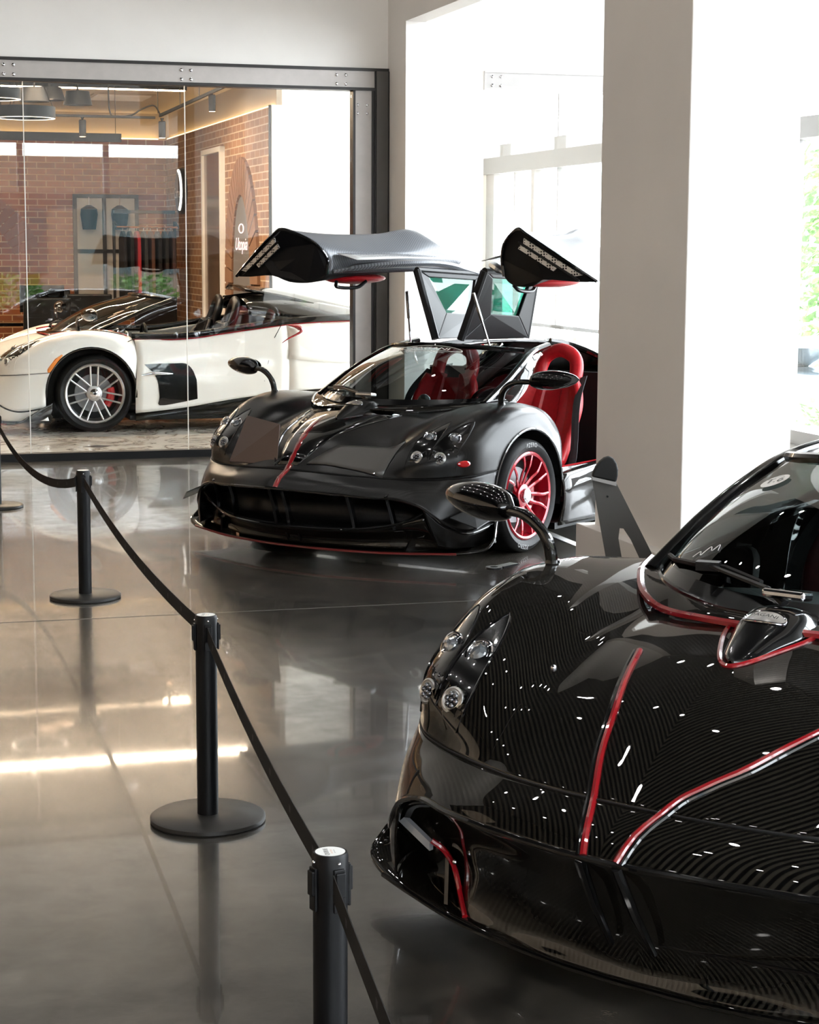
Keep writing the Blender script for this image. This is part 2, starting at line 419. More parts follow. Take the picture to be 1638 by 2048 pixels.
js = [-6, -4.0, -2.6, -1.25, .13, 1.476, 2.802, 4.241]
for a, b in zip(js[:-1], js[1:]):
    sub(MB().box(a + .003, b - .003, V - .006, V + .006, .062, 3.105), 'pane', GLASS, w1)
    if b < 4.2: sub(MB().box(b - .0035, b + .0035, V - .008, V + .008, .062, 3.105), 'joint', mat('clear_joint', (.75, .72, .66), .25), w1)
p1 = struct(MB().box(4.262, 4.405, V - .05, V + .07, 0, 3.10), 'window_1', FRAME, 'bronze jamb post of the glass partition')
sub(MB().box(4.241, 4.262, V - .055, V + .06, 0, 3.10), 'edge_strip', FRAME_D, p1)
sub(MB().box(4.405, 4.428, V - .055, V + .06, 0, 3.125), 'edge_strip', FRAME_D, p1)
p2 = struct(MB().box(4.44, 4.54, V - .09, V + .1, 0, 3.262), 'window_1', speckled('dark_bronze_post', (.11, .105, .10), .42, .04, 12, metal=.5), 'dark outer post of the glass partition')
sub(MB().box(4.428, 4.44, V - .07, V + .06, 0, 3.262), 'edge_strip', FRAME_D, p2)
sub(MB().box(4.54, 4.552, V - .095, V + .06, 0, 3.262), 'edge_strip', FRAME_D, p2)
# second partition to the right, behind the lit bay
w2 = struct(MB().box(5.42, 8.4, V - .06, V + .08, 3.145, 3.285), 'window_2', speckled('pale_metal_frame', (.42, .40, .39), .45, .03, 10), 'pale header beam of the far glass partition')
sub(MB().box(5.42, 8.4, V - .07, V + .09, 3.285, 3.300), 'top_edge', FRAME, w2)
sub(MB().box(5.42, 8.4, V - .065, V + .085, 3.135, 3.145), 'bottom_edge', FRAME, w2)
for u, z in ((5.49, 3.25), (5.57, 3.25), (5.49, 3.175), (5.57, 3.175)):
    sub(MB().lathe([(.013, 0), (.013, -.004), (.009, -.007)], 12, (u, V - .062, z), 'Y'), 'bolt', CHROME, w2, smooth=True)
for a, b in ((5.42, 6.9), (6.905, 8.4)): sub(MB().box(a, b, V - .006, V + .006, .05, 3.14), 'pane', GLASS, w2)

# ------------------------------------------------------------------ bay behind: window wall with mullions
WF = MATS['white_frame']
d = MB().box(7.3, 7.42, V + .12, 21.4, 0, .35).box(7.3, 7.42, V + .12, 21.4, 3.62, 4.2).box(7.26, 7.42, V + .12, 21.4, 2.62, 2.94).box(7.3, 7.42, 21.22, 21.4, 0, 4.2)
for v in (21.12, 19.78, 18.45, 17.1): d.box(7.28, 7.40, v - .05, v + .05, .35, 3.62)
for v in (20.45, 19.1, 17.8): d.box(7.31, 7.37, v - .015, v + .015, .35, 3.62)
struct(d, 'window_5', WF, 'white window wall seen through the far glass partition')
struct(MB().box(7.27, 7.31, V + .12, 21.3, .93, .965), 'trim_5', FRAME_D, 'thin dark rail across the far windows')
struct(MB().box(7.33, 7.35, V + .12, 21.3, .35, 3.62), 'window_5', GLASS_CLEAR)
struct(MB().box(4.52, 7.42, 21.4, 21.5, 0, 4.2), 'wall_far', WALLW)

# ------------------------------------------------------------------ shop behind the glass
HB = 3.24
struct(MB().box(-6, 4.52, 26.7, 26.8, .05, HB), 'wall_back', BRICK)
struct(MB().box(-6, 4.52, 26.82, 26.9, .05, 3.7), 'wall_back', CEIL_C)
struct(MB().box(4.4, 4.46, 19.92, 26.7, .05, HB), 'wall_side', BRICK_S)
struct(MB().box(4.46, 4.52, 19.92, 26.8, .05, 3.7), 'wall_side', CEIL_C)
struct(MB().box(4.37, 4.395, 19.88, 19.92, .05, HB + .01), 'trim_6', FRAME_D, 'dark corner bead at the end of the brick wall')
struct(MB().box(4.395, 4.52, 19.86, 19.92, .05, HB + .01), 'wall_end', WALLW)
for a, s, nm in ((MB().box(-6, 4.3, 26.72, 26.80, HB, HB + .015), 0, 'a'), (MB().box(4.42, 4.46, 20.0, 26.7, HB, HB + .015), 1, 'b')):
    o = a.build('cove_light_strip', COVE, None, False, (0, 0, 0), RA)
    tag(o, ('warm light strip hidden along the top of the back brick wall', 'warm light strip hidden along the top of the side brick wall')[s], 'light strip', 'cove lights above the brick')
# arched brick niche on the side wall with a grey panel
ar = MB(); ring = []
vc, z0, zt, hw = 21.42, 1.0, 2.75, .92
def archpts(hw, zt, n=22):
    out = []
    for i in range(n + 1):
        t = PI * i / n; out.append((vc - hw * cos(t), 1.35 + (zt - 1.35) * sin(t)))
    return out
oa, ia = archpts(.92, 2.78), archpts(.52, 2.36)
soldier = _brick('soldier_brick', (.25, .13, .07), (.15, .085, .06), (.50, .38, .27), 'Y')
for i in range(22):
    for k, (p, q) in enumerate(((0.05, .95),)):
        def lp(P, t): return (P[i][0] + (P[i + 1][0] - P[i][0]) * t, P[i][1] + (P[i + 1][1] - P[i][1]) * t)
        a, b, c, e = lp(oa, .08), lp(oa, .92), lp(ia, .92), lp(ia, .08)
        ar.prism([(4.4, a[0], a[1]), (4.4, b[0], b[1]), (4.4, c[0], c[1]), (4.4, e[0], e[1])], (-.035, 0, 0))
for j in range(18):
    z = .06 + j * .072
    for s in (-1, 1): ar.box(4.365, 4.4, *(sorted((vc + s * .53, vc + s * .92))), z, z + .062)
o = struct(ar, 'wall_arch', mat('arch_brick', (.23, .12, .07), .8), 'arched brick surround on the side wall')
pn = [(4.395, vc - .5, .06)] + [(4.395, a, b) for a, b in archpts(.5, 2.34)] + [(4.395, vc + .5, .06)]
ap = MB().prism(pn, (-.012, 0, 0)).build('arched_panel', speckled('grey_panel', (.16, .15, .15), .5, .05, 4), None, False, (0, 0, 0), RA)
tag(ap, 'grey arched panel with pink script sign inside the brick arch', 'panel')
def side_text(s, size, v, z, m, name, parent, **k):
    return text_plane(name, s, size, (4.375, v, z), (0, -1, 0), (0, 0, 1), m, parent, **k)
NEON = mat('pink_neon', (1, .75, .7), .4, emis=(1, .62, .58), es=.7)
side_text('Utopia', .20, 21.42, 1.80, NEON, 'script_sign', ap, shear=.35, sx=1.25)
ov = [(.13 * cos(2 * PI * i / 24), .05 * sin(2 * PI * i / 24)) for i in range(24)]
sub(MB().tube([(4.378, 21.42 + a, 1.98 + b) for a, b in ov], .006, 6, closed=True), 'oval_badge', NEON, ap)
# tall framed mirror leaning on the side wall
mf = thing('wall_mirror', 'tall white framed mirror on the brown side brick wall', 'mirror', (0, 0, 0), RA)
b = MB()
v0, v1, zz0, zz1 = 22.45, 23.7, .75, 2.95
b.box(4.34, 4.4, v0, v0 + .07, zz0, zz1).box(4.34, 4.4, v1 - .07, v1, zz0, zz1).box(4.34, 4.4, v0, v1, zz1 - .06, zz1).box(4.34, 4.4, v0, v1, zz0, zz0 + .06)
sub(b, 'frame', mat('white_lacquer', (.8, .78, .75), .4), mf); sub(MB().box(4.37, 4.39, v0 + .07, v1 - .07, zz0 + .06, zz1 - .06), 'mirror_glass', speckled('bronze_mirror', (.30, .2, .14), .15, .05, 2, metal=.6), mf)
# round sign
rs = thing('round_sign', 'round dark sign with pale lettering on the side brick wall', 'sign', (0, 0, 0), RA)
sub(MB().lathe([(.30, 4.4), (.30, 4.34), (.28, 4.33)], 32, (0, 25.3, 2.50), 'X'), 'disc', BLACK_S, rs, smooth=True)
sub(MB().tube([(4.325, 25.3 + .27 * cos(R(100 + i * 16)), 2.5 + .27 * sin(R(100 + i * 16))) for i in range(10)], .02, 6), 'light_arc', mat('arc_glow', (1, .95, .9), .5, emis=(1, .95, .9), es=.8), rs)
text_plane('lettering', 'Carrera', .2, (4.322, 25.3, 2.47), (0, -1, 0), (0, 0, 1), mat('pale_letters', (.8, .8, .8), .4), rs, sx=.9)
# framed opening on the back brick wall
fo = thing('framed_window', 'black framed pale window set in the back brick wall', 'window', (0, 0, 0), RA)
fb = MB(); u0, u1, a0, a1 = 3.10, 4.0, .95, 2.48
fb.box(u0, u0 + .05, 26.62, 26.7, a0, a1).box(u1 - .05, u1, 26.62, 26.7, a0, a1).box(u0, u1, 26.62, 26.7, a1 - .05, a1).box(u0, u1, 26.62, 26.7, a0, a0 + .05).box(3.50, 3.55, 26.62, 26.7, a0, a1).box(u0, u1, 26.62, 26.7, 1.68, 1.73)
sub(fb, 'frame', FRAME_D, fo)
sub(MB().box(u0 + .05, u1 - .05, 26.66, 26.69, a0 + .05, a1 - .05), 'pane', mat('bright_pane', (.62, .60, .56), .1), fo)
for q, u in enumerate((3.3, 3.72)):
    c = thing('hanging_garment', ('dark garment hanging in the left half of the framed window', 'dark garment hanging in the right half of the framed window')[q], 'clothing', (0, 0, 0), RA, 'garments in the framed window')
    sub(MB().lathe([(.09, 2.0), (.12, 2.2), (.11, 2.28), (.03, 2.33)], 12, (u, 26.5, 0)), 'cloth', BLACK_M, c, smooth=True)
    sub(MB().tube([(u, 26.5, 2.32), (u, 26.5, 2.44)], .006, 6), 'hook', CHROME, c)
# brick relieving arch at the far left of the back wall
ab = MB()
for i in range(12):
    a = R(20 + i * 6.5); c0, s0 = cos(a), sin(a); c1, s1 = cos(a + R(5.6)), sin(a + R(5.6))
    ab.prism([(1.45 + .9 * c0, 26.7, 1.35 + .9 * s0), (1.45 + .9 * c1, 26.7, 1.35 + .9 * s1), (1.45 + 1.25 * c1, 26.7, 1.35 + 1.25 * s1), (1.45 + 1.25 * c0, 26.7, 1.35 + 1.25 * s0)], (0, -.02, 0))
struct(ab, 'wall_arch', mat('arch_brick_red', (.30, .12, .06), .8), 'arched brick course on the back wall')

# ceiling things of the shop
def ring_lamp(u, v, z, r, h, label):
    t = thing('ring_lamp', label, 'ceiling light', (0, 0, 0), RA, 'black ring lamps of the shop')
    sub(MB().lathe([(r, z), (r, z + h), (r - .035, z + h), (r - .035, z), (r, z)], 48, (u, v, 0), cap=False), 'ring', BLACK_M, t, smooth=True)
    sub(MB().lathe([(r - .004, z - .004), (r - .030, z - .004)], 48, (u, v, 0), cap=False), 'diffuser', RINGL, t)
    for a in (0, 120, 240):
        sub(MB().tube([(u + (r - .02) * cos(R(a)), v + (r - .02) * sin(R(a)), z + h), (u, v, 3.6)], .003, 5), 'cable', BLACK_M, t)
    return t
ring_lamp(1.67, 17.9, 2.93, .27, .10, 'black ring lamp with glowing lower edge, the lower one at the left')
ring_lamp(1.36, 17.3, 3.05, .22, .09, 'black ring lamp with glowing lower edge, cut by the left edge of the picture')
def drum(u, v, z, r0, r1, h, label):
    t = thing('drum_pendant', label, 'ceiling light', (0, 0, 0), RA, 'black cone pendants of the shop')
    sub(MB().lathe([(r1, z), (r0, z + h), (r0 - .01, z + h), (r1 - .015, z + .004)], 32, (u, v, 0), cap=False), 'lamp_shade', BLACK_M, t, smooth=True)
    sub(MB().lathe([(.02, z + .02), (r1 - .03, z + .02)], 24, (u, v, 0)), 'diffuser', mat('dim_lamp', (.9, .8, .7), .4, emis=(1, .8, .6), es=.5), t)
    sub(MB().tube([(u, v, z + h), (u, v, 3.6)], .01, 6), 'rod', BLACK_M, t)
drum(1.92, 19.6, 3.20, .12, .15, .14, 'black cone pendant, left of the three near the glass top')
drum(2.10, 19.9, 3.24, .12, .16, .13, 'black cone pendant, middle of the three near the glass top')
drum(2.42, 20.2, 3.22, .12, .15, .14, 'black cone pendant, right of the three near the glass top')
# two linear lamps above the car whose glow streaks the floor
for (u0, u1, v, z, lab) in ((.2, 4.0, 19.2, 3.50, 'warm linear ceiling lamp nearer the glass wall'), (-.5, 3.8, 21.6, 3.50, 'warm linear ceiling lamp further back in the shop')):
    la = bpy.data.lights.new('linear_lamp_light', 'AREA'); la.shape = 'RECTANGLE'; la.size = u1 - u0 - .1; la.size_y = .07; la.energy = 46; la.color = (1, .78, .56)
    lo = bpy.data.objects.new('linear_lamp_light', la); COL.objects.link(lo); lo.location = room2w((u0 + u1) / 2, v, z - .012); lo.rotation_euler = (0, 0, RA)
    t = thing('linear_lamp', lab, 'ceiling light', (0, 0, 0), RA, 'linear lamps above the shop car')
    sub(MB().box(u0, u1, v - .05, v + .05, z + .01, z + .09), 'housing', BLACK_M, t)
    sub(MB().box(u0 + .02, u1 - .02, v - .04, v + .04, z, z + .01), 'diffuser', mat('warm_tube', (1, .8, .6), .4, emis=(1, .72, .48), es=9), t)
t = thing('linear_pendant', 'long unlit black linear pendant in front of the back brick wall', 'ceiling light', (0, 0, 0), RA)
sub(MB().box(-1.0, 2.98, 21.0, 21.06, 2.895, 2.985), 'housing', BLACK_M, t)
for u in (1.2, 2.92): sub(MB().tube([(u, 21.03, 2.98), (u, 21.03, 3.6)], .004, 5), 'cable', BLACK_M, t)
# track with spots
tr = thing('lighting_track', 'black lighting track with a corner below the shop ceiling', 'lighting track', (0, 0, 0), RA)
sub(MB().box(-1.5, 3.19, 19.98, 20.02, 3.085, 3.11), 'rail', BLACK_M, tr)
sub(MB().obox((3.60, 19.6, 3.29), (.36, -.40, .17), (.012, .012, 0), (0, 0, .015)), 'rail', BLACK_M, tr)
sub(MB().tube(curve([(3.25, 20, 3.12), (3.18, 20, 3.22), (3.05, 20, 3.18), (2.95, 20, 3.12), (2.8, 20, 3.1), (2.72, 20, 3.16), (2.71, 20, 3.6)], 5), .008, 6), 'power_cable', BLACK_M, tr)
for (u, z) in ((1.62, 3.1), (3.22, 3.14), (3.4, 3.2), (3.6, 3.3)): sub(MB().tube([(u, 20 if u < 3.3 else 19.7, z), (u, 20 if u < 3.3 else 19.7, 3.6)], .004, 5), 'hanger', BLACK_M, tr)
for k, (u, v, z, lab) in enumerate(((2.44, 20, 3.08, 'small black track spotlight at the left, above the long pendant'), (3.25, 19.93, 3.08, 'small black track spotlight at the corner of the lighting track'), (3.77, 19.9, 3.36, 'small black track spotlight just under the header beam'))):
    t = thing('track_spotlight', lab, 'spotlight', (0, 0, 0), RA, 'black spotlights on the lighting track')
    sub(MB().lathe([(.036, z - .19), (.038, z - .03), (.03, z - .02)], 20, (u, v, 0)), 'body', BLACK_M, t, smooth=True)
    sub(MB().lathe([(.008, z - .02), (.02, z + .01)], 12, (u, v, 0)), 'stem', BLACK_M, t, smooth=True)
    sub(MB().lathe([(.02, z - .192), (.032, z - .192)], 16, (u, v, 0)), 'lens', mat('soft_lamp', (1, .85, .7), .4, emis=(1, .8, .6), es=1.2), t)
vt = thing('ceiling_vent', 'pale slatted air vent in the shop ceiling', 'vent', (0, 0, 0), RA)
sub(MB().box(3.0, 3.75, 23.4, 24.3, 3.585, 3.6), 'frame', CEIL_C, vt)
vb_ = MB()
for i in range(9): vb_.box(3.05, 3.70, 23.45 + i * .092, 23.49 + i * .092, 3.57, 3.59)
sub(vb_, 'slats', WALLB, vt)
# clothes rail in the corner
cr_ = thing('clothes_rail', 'black clothes rail with copper bar in the brick corner', 'clothes rail', (0, 0, 0), RA)
for u in (3.45, 4.25): sub(MB().tube([(u, 25.15, .05), (u, 25.15, 2.1), (u, 24.9, 2.02)], .02, 6), 'upright', FRAME_D, cr_)
sub(MB().box(3.45, 4.25, 25.1, 25.2, 2.2, 2.24), 'shelf', FRAME_D, cr_); sub(MB().tube([(3.45, 24.9, 2.02), (4.25, 24.9, 2.02)], .014, 8), 'bar', mat('copper', (.8, .42, .22), .25, metal=1), cr_)
gcol = [(.012, .012, .014), (.012, .012, .014), (.35, .02, .03), (.03, .03, .03), (.09, .04, .025), (.012, .012, .014), (.02, .02, .02), (.05, .03, .03)]
for i, c in enumerate(gcol):
    u = 3.53 + i * .09
    g = MB(); g.add([], [])
    pr_ = [(-.24, 1.88), (-.05, 1.97), (.05, 1.97), (.24, 1.88), (.26, 1.2), (.22, .95), (-.22, .95), (-.26, 1.2)]
    g.prism([(u - .022, 24.9 + a, b) for a, b in pr_], (.044, 0, 0))
    t = thing('hanging_jacket', 'red jacket on the clothes rail' if i == 2 else ['black jacket at the left end of the copper bar', 'black jacket left of the red one on the copper bar', '', 'charcoal jacket right of the red one on the copper bar', 'dark brown jacket in the middle of the copper bar', 'black jacket right of the brown one on the copper bar', 'near black jacket second from the right end of the copper bar', 'plum black jacket at the right end of the copper bar'][i], 'clothing', (0, 0, 0), RA, None if i == 2 else 'dark jackets on the clothes rail')
    if i == 2: t['group'] = 'jackets on the clothes rail'
    sub(g, 'cloth', mat('cloth_%d' % i, c, .9), t, bevel=.01); sub(MB().tube([(u, 24.9, 1.95), (u, 24.9, 2.02)], .005, 5), 'hook', CHROME, t)
# office desk + chairs
dk = thing('office_desk', 'black desk in front of the back brick wall', 'desk', (0, 0, 0), RA)
sub(MB().box(1.6, 3.2, 24.2, 24.9, .78, .82), 'desktop', BLACK_G, dk)
for u in (1.64, 3.16): sub(MB().box(u - .03, u + .03, 24.25, 24.85, .05, .78), 'leg', BLACK_M, dk)
def office_chair(u, v, rz, label):
    p = room2w(u, v, .05); t = thing('office_chair', label, 'chair', p, RA + rz, 'black chairs around the shop desk')
    sub(MB().box(-.26, .26, -.25, .25, .44, .53), 'seat', BLACK_M, t, bevel=.02)
    sub(MB().obox((0, -.27, .85), (.27, 0, 0), (0, .03, .0), (0, -.04, .30)), 'backrest', BLACK_S, t, bevel=.02)
    for s in (-1, 1): sub(MB().tube([(s * .28, -.22, .55), (s * .30, -.15, .70), (s * .30, .15, .70), (s * .27, .2, .5)], .018, 6), 'armrest', BLACK_M, t)
    sub(MB().tube([(0, 0, .08), (0, 0, .44)], .03, 8), 'column', CHROME, t)
    for k in range(5): sub(MB().tube([(0, 0, .09), (.28 * cos(k * 1.257), .28 * sin(k * 1.257), .03)], .018, 6), 'leg', BLACK_M, t)
office_chair(2.15, 21.9, .2, 'black chair, leftmost, in front of the shop desk')
office_chair(2.95, 23.6, -.2, 'black chair close to the middle of the shop desk')
office_chair(2.65, 25.3, PI, 'black chair behind the shop desk against the brick wall')
office_chair(3.55, 23.2, .3, 'black chair at the right end of the shop desk')
mn = thing('computer_monitor', 'black computer monitor standing on the shop desk', 'monitor', room2w(2.45, 24.6, .82), RA)
sub(MB().box(-.28, .28, -.015, .015, .12, .46), 'screen', BLACK_G, mn); sub(MB().box(-.02, .02, -.01, .02, .01, .15).box(-.12, .12, -.08, .08, 0, .012), 'stand', BLACK_M, mn)

# ------------------------------------------------------------------ main hall ceiling spots (reflected in the cars and the floor)
def spot(u, v, label):
    t = thing('ceiling_spotlight', label, 'spotlight', room2w(u, v, HT), 0, 'round spotlights in the hall ceiling')
    a = sub(MB().lathe([(.10, 0), (.10, -.035), (.08, -.035)], 20, cap=False), 'rim', WALLW, t, smooth=True)
    b = sub(MB().lathe([(.001, -.030), (.08, -.030)], 20, cap=False), 'lens', SPOT_W, t)
    return t
s0 = spot(.2, 3.2, 'round white spotlight in the dark hall ceiling, above the picture')
for i in range(5):
    for j in range(9):
        u, v = -3.0 + i * 2.4, -1.2 + j * 1.9
        if 4.4 < u < 4.9: u += .5
        r = s0.copy(); COL.objects.link(r); r.location = room2w(u, v, HT)
        for ch in s0.children: c = ch.copy(); COL.objects.link(c); c.parent = r

# ------------------------------------------------------------------ outside
fac = MB().box(-14, 20, -22, -21.5, 0, 4.2)  # unseen facade, added to dim the sky mirrored in the shop glass
struct(fac, 'wall_added_across_street', speckled('added_facade', (.24, .19, .15), .8, .05, .5))
fw = MB()
for i in range(14): fw.box(-12 + i * 2.3, -10.6 + i * 2.3, -21.5, -21.45, 1.0, 3.0)
struct(fw, 'window_6', mat('added_facade_windows', (.06, .09, .10), .1))  # panes of the added facade
struct(MB().box(8.6, 40, -20, 40, -.9, -.7), 'floor_outside', ASPH)
struct(MB().box(-30, 40, -30, -4.2, -.2, -.03), 'floor_outside', ASPH)
def shrub(name, u, v, z0, r, h, n, label, group, leaf=.09):
    t = thing(name, label, 'shrub', room2w(u, v, z0), RA, group)
    m = MB(); rnd = random.Random(int(u * 100 + v * 10))
    for i in range(n):
        a = rnd.random() * 2 * PI; q = rnd.random() ** .5; zz = rnd.random()
        rr = r * q * (1 - .5 * zz); c = Vector((rr * cos(a), rr * sin(a), .1 + h * zz)); d = Vector((cos(a), sin(a), rnd.uniform(-.2, .9))).normalized()
        s = d.orthogonal().normalized() * leaf * .35; k = leaf * rnd.uniform(.7, 1.4)
        m.add([c - d * k * .5, c + s, c + d * k * .8, c - s], [(0, 1, 2, 3)])
    sub(m, 'foliage', LEAF, t); sub(MB().tube([(0, 0, 0), (.03, .02, h * .6)], [.05, .02], 6), 'stem', mat('bark', (.15, .1, .07), .9), t)
shrub('shrub', 9.5, 16.9, -.7, .7, .9, 900, 'leafy green shrub outside the window at the right edge', None)
shrub('tree', 14.5, 27.5, -.7, 2.6, 4.4, 3500, 'pale green tree standing outside beyond the parked car', None, .22)
for k in range(5): shrub('hedge', -2 + k * 2.6, -6.5, 0, 1.1, 1.1, 700, 'clipped green hedge outside behind the viewer', 'hedge outside the rear windows', .12)

# ================================================================== CARS
# x forward from the front axle, y to the car's left, z up, metres
A0 = (.03, .345); AR = .39          # front wheel-arch circle in side view
def arch(deg, r=AR, y=.985): return (A0[0] + r * cos(R(deg)), y, A0[1] + r * sin(R(deg)))
CLAM = [
 [(1.07, 0, .525), (1.05, .18, .520), (.99, .36, .508), (.92, .50, .498), (.86, .62, .492), (.80, .73, .490), (.73, .84, .495), (.60, .935, .505), arch(27)],
 [(.97, 0, .60), (.95, .18, .592), (.90, .36, .572), (.86, .50, .560), (.83, .62, .575), (.785, .74, .600), (.70, .85, .625), (.555, .94, .640), arch(46)],
 [(.84, 0, .685), (.83, .18, .672), (.79, .36, .652), (.755, .50, .638), (.73, .61, .680), (.69, .73, .697), (.60, .845, .712), (.46, .94, .715), arch(64)],
 [(.68, 0, .748), (.66, .18, .738), (.63, .36, .712), (.60, .49, .702), (.57, .61, .750), (.53, .73, .774), (.44, .85, .802), (.31, .945, .788), arch(82)],
 [(.50, 0, .798), (.48, .18, .788), (.44, .36, .764), (.40, .48, .758), (.37, .60, .816), (.33, .73, .838), (.24, .855, .860), (.15, .95, .822), arch(100)],
 [(.38, 0, .822), (.34, .18, .818), (.28, .35, .799), (.22, .47, .790), (.18, .60, .846), (.12, .73, .866), (.06, .86, .872), (.0, .955, .822), arch(120)],
 [(.33, 0, .832), (.28, .18, .830), (.17, .36, .820), (.08, .48, .814), (-.01, .60, .850), (-.06, .74, .868), (-.13, .865, .856), (-.19, .96, .78), arch(142)],
 [(.28, 0, .825), (.23, .18, .823), (.11, .36, .818), (.01, .48, .820), (-.14, .60, .838), (-.26, .74, .848), (-.34, .865, .80), (-.37, .955, .66), arch(166)],
]
BUMP_ = [
 CLAM[0],
 [(1.15, 0, .482), (1.12, .18, .476), (1.065, .37, .462), (.995, .52, .450), (.925, .65, .445), (.855, .765, .435), (.775, .87, .40), (.645, .955, .37), (.42, .985, .38)],
 [(1.195, 0, .430), (1.165, .18, .424), (1.10, .38, .412), (1.03, .54, .400), (.955, .675, .392), (.885, .80, .345), (.80, .895, .24), (.655, .96, .19), (.425, .985, .22)],
]
LOWER = [  # side return of the bumper below the corner of the mouth
 [(.885, .80, .345), (.80, .895, .24), (.655, .96, .19), (.425, .985, .22)],
 [(.86, .83, .24), (.79, .90, .17), (.65, .962, .145), (.41, .985, .145)],
 [(.82, .86, .12), (.76, .91, .11), (.64, .962, .11), (.40, .985, .11)],
]
WS = [
 [(.30, 0, .835), (.27, .2, .838), (.16, .38, .842), (.03, .52, .850), (-.12, .60, .858)],
 [(.12, 0, .955), (.09, .2, .954), (-.01, .38, .950), (-.14, .52, .945), (-.28, .595, .945)],
 [(-.13, 0, 1.075), (-.16, .2, 1.072), (-.25, .36, 1.060), (-.35, .49, 1.045), (-.48, .575, 1.035)],
 [(-.46, 0, 1.168), (-.48, .17, 1.166), (-.54, .31, 1.160), (-.61, .42, 1.150), (-.70, .50, 1.140)],
]
REAR = [
 [(-1.75, 0, 1.16), (-1.76, .20, 1.15), (-1.80, .40, 1.06), (-1.85, .58, .93), (-1.80, .76, .92), (-1.74, .92, .86), (-1.72, 1.0, .62)],
 [(-2.2, 0, 1.08), (-2.2, .22, 1.07), (-2.2, .42, .98), (-2.2, .60, .90), (-2.25, .78, .93), (-2.28, .93, .87), (-2.36, 1.02, .58)],
 [(-2.8, 0, .98), (-2.8, .24, .97), (-2.8, .44, .92), (-2.8, .62, .91), (-2.8, .80, .965), (-2.8, .95, .89), (-2.8, 1.02, .75)],
 [(-3.25, 0, .92), (-3.25, .24, .92), (-3.25, .44, .89), (-3.25, .62, .89), (-3.22, .80, .93), (-3.2, .94, .84), (-3.15, 1.01, .58)],
 [(-3.62, 0, .88), (-3.62, .24, .88), (-3.60, .44, .86), (-3.58, .62, .85), (-3.52, .80, .86), (-3.45, .92, .76), (-3.36, .98, .52)],
 [(-3.68, 0, .60), (-3.68, .24, .60), (-3.66, .44, .59), (-3.64, .62, .58), (-3.58, .78, .57), (-3.48, .90, .50), (-3.34, .97, .36)],
 [(-3.60, 0, .30), (-3.60, .24, .30), (-3.58, .44, .30), (-3.56, .62, .30), (-3.50, .78, .29), (-3.42, .88, .26), (-3.30, .95, .22)],
]
SIDE = [  # door and flank, front to back; columns from the belt line down
 [(-.36, .90, .795), (-.37, .955, .66), (-.36, .985, .48), (-.35, .985, .32), (-.35, .97, .16)],
 [(-.75, .87, .800), (-.76, .93, .68), (-.78, .945, .50), (-.78, .955, .34), (-.78, .95, .20)],
 [(-1.25, .85, .865), (-1.25, .91, .73), (-1.25, .93, .53), (-1.25, .945, .38), (-1.25, .94, .27)],
 [(-1.72, .86, .925), (-1.72, .95, .78), (-1.72, .985, .55), (-1.72, .98, .42), (-1.72, .97, .33)],
 [(-2.02, .88, .950), (-2.10, .98, .80), (-2.25, 1.01, .60), (-2.34, 1.01, .46), (-2.38, 1.00, .37)],
]
def strip_on(bv, pts, w, off=.003, k=5, tex=1):
    """ribbon of width w laid on the skin along plan points"""
    c = curve([(x, y, 0) for x, y in pts], k); rows = []
    for i, p in enumerate(c):
        a = c[max(0, i - 1)]; b = c[min(len(c) - 1, i + 1)]; t = (b - a).normalized(); nrm = Vector((-t.y, t.x, 0))
        ww = w if not callable(w) else w(i / (len(c) - 1))
        row = []
        for s, oo in ((-1, -.001), (-.5, off), (0, off * 1.25), (.5, off), (1, -.001)):
            q = p + nrm * ww * .5 * s; h, n = drop(bv, q.x, q.y, oo); row.append(h)
        rows.append(row)
    return grid_mesh('strip', rows)
def line_on(bv, pts, r=.003, off=0.0, k=6, n=5):
    c = curve([(x, y, 0) for x, y in pts], k)
    return MB().tube([drop(bv, p.x, p.y, off)[0] for p in c], r, n)
def leaf(A, B, w, n=18, sharp=.68):
    """leaf outline between plan points A (bottom) and B (tip)"""
    A = Vector(A); B = Vector(B); d = B - A; nr = Vector((-d.y, d.x)).normalized(); L = []; Rr = []
    for i in range(n + 1):
        t = i / n; ww = w * .5 * max(0, sin(PI * t ** sharp)) ** .7
        L.append(A + d * t + nr * ww); Rr.append(A + d * t - nr * ww)
    return L, Rr
